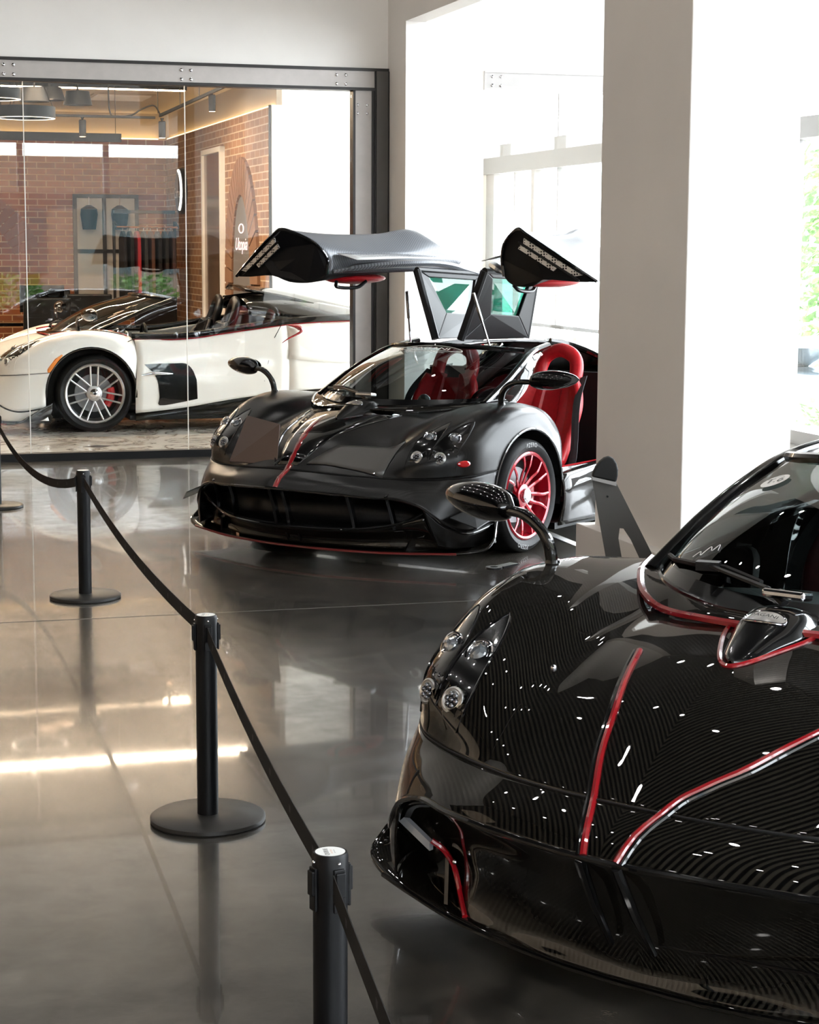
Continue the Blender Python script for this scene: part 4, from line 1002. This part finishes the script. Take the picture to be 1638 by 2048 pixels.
# bonnet flap outlines
for s in (-1, 1):
    fl = [(.94, .50 * s), (.77, .50 * s), (.85, .30 * s), (.885, .16 * s)]
    sub(line_on(F['bvc'], [fl[0], fl[1]], .0035), 'flap_edge', BLACK_M, F['clam']); sub(line_on(F['bvc'], [fl[1], (.82, .38 * s), fl[3]], .0035), 'flap_edge', BLACK_M, F['clam'])
    # fender intake scoop at the top of the wing
    L, Rr = leaf((.44, .90 * s), (.16, .86 * s), .06); rows = [[drop(F['bvc'], *(l.lerp(r, k / 4)), .003)[0] for k in range(5)] for l, r in zip(L, Rr)]
    link('wing_vent', grid_mesh('wing_vent', rows), BLACK_M, F['clam'])
    sub(MB().ball(drop(F['bvc'], .62, .50 * s, .004)[0], .008), 'fastener', CHROME, F['clam'], smooth=True)
# towing eye tab
sub(MB().lathe([(.024, -.003), (.024, .003), (.012, .003), (.012, -.003), (.024, -.003)], 20, (.245, -.955, .865), cap=False).box(.15, .225, -.965, -.935, .862, .868), 'bracket', BLACK_S, F['clam'])
# T.6 sticker on the near car's windscreen
def disc_on(bv, cx, cy, rx, ry, off, m, name, parent, n=28, ax=None):
    h, nn = drop(bv, cx, cy, off); X = Vector((0, 1, 0)) if ax is None else ax; X = (X - nn * X.dot(nn)).normalized(); Y = nn.cross(X)
    o = MB().add([h] + [h + X * rx * cos(2 * PI * i / n) + Y * ry * sin(2 * PI * i / n) for i in range(n)], [(0, 1 + i, 1 + (i + 1) % n) for i in range(n)])
    return sub(o, name, m, parent), h, X, Y, nn
wst = mat('white_sticker', (.85, .83, .80), .5)
stk, h, X, Y, nn = disc_on(F['bvw'], -.395, -.39, .046, .046, .006, wst, 'round_sticker', F['ws'])
text_plane('sticker_lettering', 'T.6', .050, h + nn * .0015, X, Y, mat('grey_print', (.10, .10, .10), .6), stk)
text_plane('sticker_lettering', 'PAGANI', .009, h + nn * .0015 + Y * .032, X, Y, MATS['grey_print'], stk)
sc = MB().tube([drop(F['bvw'], p.x, p.y, .004)[0] for p in curve([(.0, -.44, 0), (-.01, -.42, 0), (.01, -.41, 0), (-.015, -.39, 0), (.01, -.375, 0), (-.01, -.36, 0), (.02, -.35, 0)], 4)], .0012, 4)
sub(sc, 'signature', mat('white_ink', (.8, .8, .8), .5), F['ws'])
# windscreen lettering
WL = mat('silver_lettering', (.85, .83, .80), .5)
def ws_text(c, s, size, x, m, name, **k):
    h, n = drop(c['bvw'], x, 0, .004); Y = Vector((-1, 0, .45)); Y = (Y - n * Y.dot(n)).normalized(); X = Vector((0, 1, 0))
    return text_plane(name, s, size, h, X, Y, m, c['ws'], fn=lambda p: drop(c['bvw'], p.x, p.y, .004)[0], **k)
for c in (F, Mc):
    ws_text(c, 'PAGANI', .052, -.40, WL, 'windscreen_lettering', sx=1.55)
    h, n = drop(c['bvw'], -.40, 0, .004)
    el = [(-.40 + .045 * sin(t) + .0, .235 * cos(t)) for t in [2 * PI * i / 40 for i in range(40)]]
    sub(MB().tube([drop(c['bvw'], a, b, .004)[0] for a, b in el], .0016, 4, closed=True), 'oval_outline', WL, c['ws'])
ws_text(Mc, 'Pagani of Miami', .030, -.335, WL, 'windscreen_lettering', sx=1.5, shear=.15)

# middle car: red centre stripe, flat bonnet flaps, gloss centre
stp = [(1.19, .005), (1.07, .0), (.94, -.035), (.80, -.075), (.66, -.12), (.54, -.15)]
link('bonnet_stripe', strip_on(Mc['bvb'], stp, lambda t: .050 + .045 * t, off=.006), RED_P, Mc['clam'])['label'] = 'red stripe running down to the nose'
def quad_on(bv, q, off, m, name, parent, n=8):
    rows = []
    for i in range(n + 1):
        a = Vector(q[0]).lerp(Vector(q[3]), i / n); b = Vector(q[1]).lerp(Vector(q[2]), i / n)
        rows.append([drop(bv, *(a.lerp(b, j / n)), off)[0] for j in range(n + 1)])
    o = link(name, grid_mesh(name, rows), m, parent); md = o.modifiers.new('s', 'SOLIDIFY'); md.thickness = .006; md.offset = 1
    return o
FLAP = mat('flap_carbon', (.085, .080, .075), .38, metal=.5)
quad_on(Mc['bvc'], [(1.02, .10), (.90, .54), (.70, .565), (.86, .20)], .003, FLAP, 'bonnet_flap', Mc['clam'])['label'] = 'satin grey bonnet flap lying shut'
hl = MB()
q = [Vector((.94, -.53, .52)), Vector((1.01, -.12, .535)), Vector((.93, -.16, .76)), Vector((.78, -.52, .78))]
hl.prism(q, (.004, 0, .006)); sub(hl, 'bonnet_flap', mat('flap_bronze', (.13, .095, .085), .36, metal=.5), Mc['clam'], 'bronze grey bonnet flap raised at its rear edge')
for s in (1,):
    sub(MB().box(.93, .99, -.135, -.115, .50, .56), 'flap_hinge', BLACK_S, Mc['clam'])
for pp in ([(1.07, -.095), (.90, -.20), (.70, -.29), (.50, -.345), (.30, -.42)],): sub(MB().tube([drop(Mc['bvc'], p.x, p.y, .003)[0] for p in curve([(a, b, 0) for a, b in pp], 5)], .008, 8), 'bonnet_rib', BLACK_G, Mc['clam'], smooth=True)
sub(quad_on(Mc['bvc'], [(1.04, -.09), (1.04, .05), (.36, .30), (.36, -.36)], .0005, BLACK_G, 'bonnet_centre', Mc['clam']) and MB().ball((.97, .53, .53), .008), 'fastener', CHROME, Mc['clam'])

# ---- raised gullwing doors of the middle car
FACE = [(.66, 1.61, -.20), (.65, 1.71, -.19), (.70, 1.80, -.13), (.79, 1.86, -.06), (.87, 1.888, -.01), (.93, 1.855, .0), (1.10, 1.745, -.04), (1.33, 1.59, -.12), (1.20, 1.59, -.10), (1.0, 1.60, -.07), (.90, 1.56, -.12), (.78, 1.555, -.16), (.70, 1.575, -.19)]
def gull(s):
    def f(p): return (p[0], p[1] * s, p[2])
    secs = []
    xs = [.0, -.23, -.53, -.83, -1.13, -1.33]
    for i, x in enumerate(xs):
        t = i / (len(xs) - 1); row = []
        for k, (y, z, dx) in enumerate(FACE):
            dip = -.040 * sin(PI * min(1, t * 1.1)) if z > 1.78 else 0
            sh = -.22 * t; sc = 1 - .35 * t ** 2
            yy = .65 + (y - .65) * sc + sh; zz = 1.66 + (z - 1.66) * (1 - .80 * max(0, t - .8) / .2) + dip + .02 * t
            if z < 1.605: zz = min(zz + .09 * t, 1.71)
            row.append((x + dx * (1 - .6 * t), yy * s, zz))
        secs.append(row)
    top = [r[:8] for r in secs]; bot = [[*r[7:], r[0]] for r in secs]
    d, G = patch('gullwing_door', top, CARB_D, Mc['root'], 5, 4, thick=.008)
    d['label'] = 'raised gullwing door with ribbed carbon skin'
    lin, _ = patch('door_lining', bot, BLACK_M, d, 4, 3, thick=.006)
    fr = [Vector(secs[0][i]) for i in range(len(FACE))]
    sub(MB().prism([Vector(p) for p in fr], (-.012, 0, 0)), 'door_front_face', BLACK_S, d)
    sub(MB().tube(curve([Vector(p) + Vector((.006, 0, 0)) for p in fr[:8]], 4), .011, 6), 'door_edge', BLACK_G, d, smooth=True)
    # perforated outlet along the outer edge
    a, b = Vector(f((.004, .915, 1.835))), Vector(f((-.085, 1.26, 1.622))); dd = b - a; pn = Vector((0, -dd.z * s, dd.y * s)).normalized() * -1
    if pn.z > 0: pn = -pn
    sub(MB().prism([a, a + dd * .98, a + dd * .90 + pn * .028, a + pn * .028 + dd * .03], (.012, 0, 0)), 'vent_mesh', MESH_V, d)
    a2 = a + pn * .045
    sub(MB().prism([a2, a2 + dd * .62, a2 + dd * .60 + pn * .026, a2 + pn * .026], (.012, 0, 0)), 'vent_mesh', MESH_V, d)
    a3 = a + pn * .035 - dd * .04
    sub(MB().tube([a3 + Vector((.014, 0, 0)), a3 + dd * 1.03 + Vector((.014, 0, 0))], .006, 6), 'vent_bar', BLACK_S, d)
    # lower lobe of the door below the shell (armrest box)
    sub(MB().ball(f((-.62, .74, 1.575)), .035, 9, 3.0, 1), 'armrest', RED_L, d, smooth=True)
    sub(MB().tube(curve([f((-.30, .66, 1.56)), f((-.34, .68, 1.525)), f((-.52, .66, 1.52)), f((-.60, .64, 1.56))], 5), .012, 8), 'pull_handle', BLACK_S, d, smooth=True)
    # rail at shoulder height from the door to the roof section
    rl = [f(p) for p in ((-.24, .64, 1.625), (-.38, .50, 1.655), (-.60, .34, 1.675), (-.95, .27, 1.67), (-1.32, .21, 1.60))]
    sub(MB().tube(curve(rl, 6), [.018] * 4 + [.032] * 17 + [.02] * 4, 8, flat=.75, up=(0, 0, 1)), 'window_rail', CARB_D, d, smooth=True)
    gg = [[f((-.25, .46, 1.70)), f((-.25, .62, 1.74))], [f((-.7, .36, 1.71)), f((-.7, .56, 1.74))], [f((-1.15, .27, 1.70)), f((-1.15, .42, 1.73))]]
    patch('side_window', gg, mat('pale_side_glass', (.7, .72, .72), .05, coat=1), d, 4, 3, thick=.004)
    # roof section standing upright, with a tinted roof glass
    o = [f(p) for p in ((-.60, .08, 1.20), (-.62, .24, 1.635), (-1.33, .205, 1.60), (-1.30, .15, 1.19))]
    i_ = [f(p) for p in ((-.82, .155, 1.36), (-.72, .228, 1.59), (-1.24, .20, 1.565), (-1.14, .17, 1.34))]
    m = MB(); th = Vector((0, .03 * s, 0)); O = [Vector(p) for p in o]; I = [Vector(p) for p in i_]
    for a in range(4):
        b = (a + 1) % 4; m.prism([O[a], O[b], I[b], I[a]], th)
    rs = sub(m, 'roof_frame', BLACK_S, d, bevel=.006)
    gq = MB().prism([p + th * .4 for p in I], th * .15); sub(gq, 'roof_glass', GLASS_GR, rs if False else d)
    sub(MB().tube([O[0] + th * .5, O[1] + th * .5], .026, 8), 'roof_frame_edge', BLACK_S, d, smooth=True)
    sub(MB().tube([O[3] + th * .5, O[2] + th * .5], .020, 8), 'roof_frame_edge', BLACK_S, d, smooth=True)
    sub(MB().tube([O[1] + th * .5, O[2] + th * .5], .022, 8), 'roof_frame_edge', BLACK_S, d, smooth=True)
    sub(MB().tube([f((-.62, .30, 1.165)), f((-.50, .25, 1.50))], .007, 8).tube([f((-.56, .275, 1.33)), f((-.50, .25, 1.50))], .011, 8), 'gas_strut', CHROME, d, smooth=True)
for s in (-1, 1): gull(s)
# fixed roof spine and door apertures
sp = [[(-.46, 0, 1.170), (-.47, .07, 1.170), (-.48, .13, 1.165)], [(-.9, 0, 1.185), (-.9, .06, 1.183), (-.9, .12, 1.175)], [(-1.3, 0, 1.18), (-1.3, .06, 1.178), (-1.3, .12, 1.165)], [(-1.6, 0, 1.17), (-1.6, .10, 1.165), (-1.62, .22, 1.14)], [(-1.78, 0, 1.165), (-1.78, .14, 1.16), (-1.80, .32, 1.09)]]
spn, _ = patch('roof_spine', sp, CARB_G, Mc['root'], 5, 4, mirror=True, thick=.02)
for s in (-1, 1):
    fr = [(-.22, .64, .862), (-.36, .66, .80), (-.40, .84, .74), (-.42, .90, .50), (-.50, .88, .43), (-1.55, .87, .45), (-1.64, .84, .62), (-1.74, .70, .86), (-1.80, .48, 1.03), (-1.70, .30, 1.125), (-1.55, .20, 1.16)]
    sub(MB().tube(curve([(a, b * s, c) for a, b, c in fr], 5), .022, 8), 'door_aperture', BLACK_G, Mc['root'], smooth=True)
    # inner pillar strip of carbon beside the windscreen
    ps = [[(-.13, .60 * s, .86), (-.26, .70 * s, .84)], [(-.38, .60 * s, .96), (-.47, .66 * s, .92)], [(-.62, .555 * s, 1.09), (-.66, .60 * s, 1.04)], [(-.85, .50 * s, 1.15), (-.9, .52 * s, 1.11)]]
    patch('pillar_panel', ps, CARB_G, Mc['root'], 5, 3)
# hump and rear quarter glass
for c in (Mc, F):
    for s in (-1, 1):
        g = [[(-1.88, .62 * s, .925), (-1.86, .44 * s, 1.055)], [(-2.3, .64 * s, .92), (-2.3, .46 * s, .985)], [(-2.7, .64 * s, .92), (-2.7, .50 * s, .935)]]
        patch('quarter_window', g, mat('foliage_reflection_pane', (.10, .16, .12), .05, coat=1), c['rear'], 4, 3)  # green of reflected foliage is put into the pane colour
# closed roof of the near car
cr1 = [[(-.50, 0, 1.172), (-.52, .2, 1.168), (-.60, .36, 1.158), (-.74, .50, 1.14)], [(-.9, 0, 1.188), (-.9, .2, 1.185), (-.92, .36, 1.175), (-.95, .52, 1.15)], [(-1.4, 0, 1.185), (-1.4, .2, 1.18), (-1.4, .36, 1.16), (-1.4, .50, 1.11)], [(-1.78, 0, 1.16), (-1.78, .2, 1.15), (-1.8, .38, 1.08), (-1.82, .50, 1.0)]]
patch('roof', cr1, CARB_G, F['root'], 5, 5, mirror=True)
for s in (-1, 1):
    sg = [[(-.40, .60 * s, .97), (-.42, .86 * s, .80)], [(-.80, .53 * s, 1.13), (-.80, .85 * s, .81)], [(-1.30, .52 * s, 1.12), (-1.30, .84 * s, .835)], [(-1.80, .52 * s, 1.0), (-1.74, .84 * s, .87)]]
    patch('side_window', sg, GLASS_DK, F['root'], 5, 5, thick=0)

# ---- white roadster in the shop
SW = dict(paint=WHITE_C, lower=BLACK_G, edge=RED_P, edge2=RED_P, seat=BLACK_S, rim=SILVERM, caliper=CALIPER, wstyle='twin', marker=None, open_top=True, canard=False, dash=BLACK_S, group=None)
hw = room2w(2.244, 18.86, .05)
W = make_car('sports_car', 'pearl white open roadster parked behind the glass wall of the shop', hw.x, hw.y, .05, RA + PI, 1.076, SW)
# white roadster: side vent, blade, marker, open-top details
wr = W['root']
def fl(x, z, off=.004):
    """point on the roadster's left flank at (x, z)"""
    h = None
    bv = W.setdefault('bvs', bvh_of([dense([[Vector(p) for p in r] for r in SIDE], 6, 5), dense(CLAM, 6, 6)]))
    h, n, _, _ = bv.ray_cast(Vector((x, 2, z)), Vector((0, -1, 0)))
    return (h if h else Vector((x, .95, z))) + Vector((0, off, 0))
for s in (-1, 1):
    poly = [(-.42, .585), (-.80, .585), (-.88, .50), (-.90, .28), (-.56, .225), (-.555, .40), (-.50, .50)]
    tops = [(-.43, .585), (-.55, .590), (-.70, .590), (-.80, .585), (-.86, .53), (-.895, .44)]
    bots = [(-.50, .52), (-.545, .44), (-.56, .30), (-.56, .225), (-.74, .245), (-.90, .275)]
    rows = []
    for k in range(7):
        row = []
        for a, b in zip(curve([(x, 0, z) for x, z in tops], 3), curve([(x, 0, z) for x, z in bots], 3)):
            q = a.lerp(b, k / 6); h = fl(q.x, q.z, .010); row.append((h.x, h.y * s, h.z))
        rows.append(row)
    sv = link('side_vent', grid_mesh('side_vent', rows), BLACK_G, wr); sv['label'] = 'gloss black vent behind the front wheel'
    bl_ = [(fl(-.40, .49, .02)), (fl(-.52, .505, .035)), (fl(-.68, .50, .03))]
    sub(MB().tube([(p.x, p.y * s, p.z) for p in curve(bl_, 5)], [.004, .008, .012, .013, .014, .014, .013, .012, .010, .008, .004], 8, flat=.6, up=(0, 1, 0)), 'vent_blade', CHROME, sv, smooth=True)
    mk = [(.40, .47), (.45, .55), (.36, .66), (.29, .70), (.34, .60)]
    am = MB(); am.tube([(lambda q: (q.x, q.y * s, q.z))(fl(x, z, .004)) for x, z in ((.415, .46), (.385, .55), (.325, .63), (.275, .675))], [.010, .020, .018, .006], 8, flat=.5, up=(0, 1, 0))
    sub(am, 'turn_signal', AMBER, W['clam'], smooth=True)
    for pts in ([(-.40, .83), (-.30, .78), (-.20, .74)], [(-1.66, .92), (-1.60, .80), (-1.54, .60), (-1.50, .42)]):
        sub(MB().tube([(lambda q: (q.x, q.y * s, q.z))(fl(x, z, .001)) for x, z in pts], .0035, 5), 'door_gap', BLACK_M, wr)
    bt = [(-.34, .86, .815), (-.8, .875, .815), (-1.25, .86, .872), (-1.72, .865, .932), (-2.02, .885, .955), (-2.35, .90, .965)]
    sub(MB().tube(curve([(x, y * s, z + .012) for x, y, z in bt], 5), .020, 8, flat=1.6, up=(0, 0, 1)), 'belt_line', BLACK_G, wr, smooth=True)
    sub(MB().tube(curve([(x, (y + .012) * s, z - .018) for x, y, z in bt], 5), .005, 6), 'red_piping', RED_P, wr, smooth=True)
    ra = [(-1.70, .955, .92), (-1.80, .975, .90), (-1.83, .99, .86), (-1.72, .985, .80), (-1.66, .98, .76)]
    sub(MB().tube(curve([(x, y * s, z) for x, y, z in ra], 4), [.004, .006, .010, .014, .018, .022, .020, .017, .014, .012, .010, .009, .008, .006, .005, .004, .003], 6), 'red_intake', RED_P, wr, smooth=True)
    cap = [[(-1.40, .42 * s, 1.14), (-1.42, .56 * s, 1.10), (-1.44, .62 * s, 1.02)], [(-1.75, .36 * s, 1.17), (-1.78, .56 * s, 1.10), (-1.80, .68 * s, .98)], [(-2.2, .36 * s, 1.09), (-2.22, .60 * s, 1.02), (-2.25, .76 * s, .965)], [(-2.7, .4 * s, .99), (-2.7, .62 * s, .975), (-2.7, .74 * s, .97)]]
    patch('roof_buttress', cap, CARB_G, wr, 5, 4)
    vtp = [(.10, .70 * s), (-.02, .66 * s), (-.20, .72 * s), (-.24, .84 * s)]
    sub(MB().tube([drop(W['bvc'], p.x, p.y, .004)[0] for p in curve([(a, b, 0) for a, b in [(.34, .62 * s), (.14, .64 * s), (.0, .70 * s), (-.18, .80 * s), (-.30, .84 * s)]], 5)], .009, 6), 'red_piping', RED_P, W['clam'], smooth=True)
    q_ = quad_on(W['bvc'], [(.12, .70 * s), (-.02, .84 * s), (-.28, .84 * s), (-.22, .70 * s)], .003, BLACK_G, 'wing_vent', W['clam'])
eng = [[(-1.62, 0, 1.19), (-1.64, .2, 1.185), (-1.68, .38, 1.14)], [(-1.42, 0, 1.235), (-1.44, .25, 1.23), (-1.46, .46, 1.20)], [(-1.40, 0, 1.25), (-1.42, .26, 1.245), (-1.44, .48, 1.215)]]
patch('roof_spar', [[(-1.40, 0, 1.25), (-1.42, .26, 1.245), (-1.44, .48, 1.215)], [(-1.75, 0, 1.215), (-1.77, .25, 1.205), (-1.80, .47, 1.15)], [(-2.2, 0, 1.12), (-2.2, .25, 1.11), (-2.2, .45, 1.05)], [(-2.7, 0, 1.01), (-2.7, .26, 1.0), (-2.7, .46, .96)]], CARB_G, wr, 5, 5, mirror=True, thick=.02)

# ================================================================== CROWD BARRIER
POST_M = speckled('black_powder_coat', (.0028, .0028, .0034), .42, .15, 300, spec=.22)
BASE_M = speckled('dark_cast_base', (.020, .018, .016), .40, .25, 420)
LABEL_M = mat('white_label', (.72, .72, .70), .4)
def stanchion(u, v, rz, label, first=None):
    t = thing('stanchion', label, 'barrier post', room2w(u, v, 0), RA + rz, 'belt barrier posts')
    sub(MB().lathe([(.0, .0), (.176, .0), (.180, .004), (.180, .016), (.172, .021), (.05, .024), (.0, .024)], 64, cap=False), 'base', BASE_M, t, smooth=True)
    sub(MB().lathe([(.033, .022), (.033, .56), (.0335, .60)], 32), 'post', POST_M, t, smooth=True)
    hd = sub(MB().lathe([(.0345, .555), (.0345, .648), (.032, .655)], 32), 'head', POST_M, t, smooth=True)
    for k in range(4):
        a = PI / 2 * k; ca, sa = cos(a), sin(a)
        sub(MB().obox((ca * .036, sa * .036, .588), (ca * .003, sa * .003, 0), (-sa * .012, ca * .012, 0), (0, 0, .042)), 'belt_slot', POST_M, hd, bevel=.002)
        if k % 2 == 0 or True: sub(MB().obox((ca * .0405, sa * .0405, .600), (ca * .0035, sa * .0035, 0), (-sa * .010, ca * .010, 0), (0, 0, .024)), 'belt_clip', POST_M, hd, bevel=.002)
        sub(MB().ball((ca * .0345, sa * .0345, .640), .0035, n=8, m=6), 'screw', CHROME, hd, smooth=True)
    sub(MB().lathe([(.0, .6552), (.0285, .6552)], 32, cap=False), 'cap_label', LABEL_M, hd)
    text_plane('cap_lettering', 'QUEUE', .012, (-.008, .0, .6556), (.35, .94, 0), (-.94, .35, 0), mat('label_print', (.03, .03, .04), .5), hd)
    text_plane('cap_lettering', 'SOLUTIONS', .0045, (.001, -.003, .6556), (.35, .94, 0), (-.94, .35, 0), mat('label_orange', (.6, .2, .05), .5), hd)
    text_plane('cap_lettering', 'queuesolutions', .0035, (.0065, -.004, .6556), (.35, .94, 0), (-.94, .35, 0), MATS['label_print'], hd)
    return t
PTS = [(.978, 13.2), (1.145, 9.631), (1.046, 5.704), (.846, 3.35), (.60, 1.2)]
stanchion(*PTS[0], .1, 'black barrier post cut by the left edge, furthest from the viewer')
stanchion(*PTS[1], -.1, 'black barrier post on a round base, second nearest the glass wall')
stanchion(*PTS[2], .0, 'black barrier post standing whole in the middle of the barrier line')
stanchion(*PTS[3], .25, 'black barrier post nearest the viewer, cut by the bottom edge')
BELT = speckled('woven_belt', (.0085, .0075, .007), .75, .3, 500, spec=.3)
blab = ['black barrier belt running off to the far post at the left edge', 'black barrier belt between the second and the middle post', 'black barrier belt between the middle and the nearest post', 'black barrier belt leaving the nearest post towards the bottom edge']
marks = mat('belt_print', (.035, .033, .03), .7)
for i in range(4):
    a = Vector((*PTS[i], .600)); b = Vector((*PTS[i + 1], .600)); d = (b - a).normalized(); a = a + d * .046; b = b - d * .046
    sag = (.16, .055, .03, .02)[i]; n = 30; rows = []
    for k in range(n + 1):
        t = k / n; p = a.lerp(b, t); p.z -= sag * 4 * t * (1 - t); rows.append(p)
    nr = Vector((-d.y, d.x, 0)); mb = MB(); G = []
    for p in rows: G += [p + Vector((0, 0, .024)) + nr * .0008, p - Vector((0, 0, .024)) + nr * .0008, p - Vector((0, 0, .024)) - nr * .0008, p + Vector((0, 0, .024)) - nr * .0008]
    F_ = [(4 * k + q, 4 * k + (q + 1) % 4, 4 * k + 4 + (q + 1) % 4, 4 * k + 4 + q) for k in range(n) for q in range(4)] + [(0, 1, 2, 3), (4 * n + 3, 4 * n + 2, 4 * n + 1, 4 * n)]
    mb.add(G, F_); o = mb.build('barrier_belt', BELT, None, False, (0, 0, 0), RA); tag(o, blab[i], 'barrier belt', 'belts between the posts')
    L = (b - a).length; cnt = int(L / .30)
    for k in range(cnt):
        t = (k + .5) / cnt; p = a.lerp(b, t); p.z -= sag * 4 * t * (1 - t)
        for sd in (-1, 1):
            m = MB(); c = p + nr * .0012 * sd
            m.add([c + d * .012 + Vector((0, 0, .008)), c - d * .012 + Vector((0, 0, .008)), c - d * .009 - Vector((0, 0, .008)), c + d * .009 - Vector((0, 0, .008))], [(0, 1, 2, 3)])
            sub(m, 'printed_mark', marks, o)

# ------------------------------------------------------------------ grey stand with a black pad, before the pillar
t = thing('display_stand', 'grey metal stand with rounded black top pad in front of the pillar', 'stand', (0, 0, 0))
def yv(pl, y): return [(x, y, z) for x, z in pl]
left = [(.675, .942), (.73, .656), (.857, 0)]
sh_ = MB()
L_ = [(.675, .940), (.73, .656), (.856, .0)]; NI = [(.905, .0), (.80, .60), (.779, .71), (.783, .748), (.797, .747), (.826, .704), (.90, .55), (1.12, .0)]
O_ = [(1.24, .0), (.898, .667), (.766, .920), (.764, .930)]
poly = L_ + NI + O_
me = bpy.data.meshes.new('plate'); bm = bmesh.new(); vs1 = [bm.verts.new((x, 7.0, z)) for x, z in poly]; f_ = bm.faces.new(vs1)
g = bmesh.ops.extrude_face_region(bm, geom=[f_]); bmesh.ops.translate(bm, vec=(0, .008, 0), verts=[v for v in g['geom'] if isinstance(v, bmesh.types.BMVert)])
bmesh.ops.triangulate(bm, faces=bm.faces[:]); bmesh.ops.recalc_face_normals(bm, faces=bm.faces); bm.to_mesh(me); bm.free()
link('plate', me, speckled('grey_powder_coat', (.085, .08, .076), .5, .04, 300), t, False)
pad = [(.675, .942), (.680, .960), (.690, .980), (.703, .998), (.720, 1.012), (.738, 1.018), (.754, 1.010), (.766, .992), (.772, .968), (.771, .945), (.766, .922)]
sub(MB().prism(yv(pad, 6.985), (0, .038, 0)), 'pad', mat('black_foam', (.006, .006, .006), .7), t, bevel=.006)
sub(MB().prism([(.675, 6.985, .942), (.766, 6.985, .922), (.766, 6.985, .908), (.676, 6.985, .930)], (0, .03, 0)), 'bracket', mat('pale_bracket', (.35, .34, .33), .5), t)
sub(MB().lathe([(.004, 0), (.004, -.004)], 10, (.735, 7.0, .867), 'Y'), 'screw', BLACK_S, t)
sub(MB().box(.84, 1.26, 6.86, 7.14, 0, .008), 'foot_plate', MATS['grey_powder_coat'], t)

# ------------------------------------------------------------------ parked car outside
p = room2w(11.6, 21.2, -.7); t = thing('parked_car', 'slate blue parked car outside the window at the right edge', 'car', p, RA + PI / 2 + .3)
BL = mat('slate_blue_paint', (.12, .15, .18), .3, coat=.7)
bd = [[(2.2, 0, .55), (2.2, .6, .55), (2.1, .80, .50), (2.05, .85, .30)], [(1.9, 0, .80), (1.9, .6, .80), (1.85, .82, .72), (1.85, .88, .30)], [(1.0, 0, .95), (1.0, .6, .95), (1.0, .84, .85), (1.0, .90, .28)], [(0, 0, .98), (0, .6, .98), (0, .85, .90), (0, .90, .28)], [(-1.2, 0, .98), (-1.2, .6, .98), (-1.2, .85, .92), (-1.2, .90, .28)], [(-2.0, 0, .98), (-2.0, .6, .97), (-2.0, .82, .90), (-2.0, .88, .30)], [(-2.25, 0, .70), (-2.25, .6, .70), (-2.2, .78, .68), (-2.15, .84, .32)]]
body, _ = patch('body', bd, BL, t, 5, 5, mirror=True)
cb = [[(.9, 0, .96), (.9, .5, .96), (.9, .70, .93)], [(.2, 0, 1.36), (.2, .5, 1.34), (.2, .62, 1.22)], [(-.6, 0, 1.44), (-.6, .5, 1.42), (-.6, .62, 1.30)], [(-1.3, 0, 1.36), (-1.3, .5, 1.34), (-1.3, .62, 1.2)], [(-1.8, 0, .98), (-1.8, .5, .98), (-1.8, .70, .95)]]
patch('cabin_glass', cb, mat('car_window', (.25, .32, .36), .05, coat=1), t, 5, 4, mirror=True)
for x in (1.4, -1.4):
    for s in (-1, 1): sub(MB().lathe([(.2, -.1), (.32, -.1), (.33, 0), (.32, .1), (.2, .1)], 24, (x, s * .80, .33), 'Y'), 'wheel', RUBBER, t, smooth=True)
for s in (-1, 1): sub(MB().ball((-2.2, s * .62, .74), .11, .4, 1, .7), 'tail_light', REDLENS, t, smooth=True)
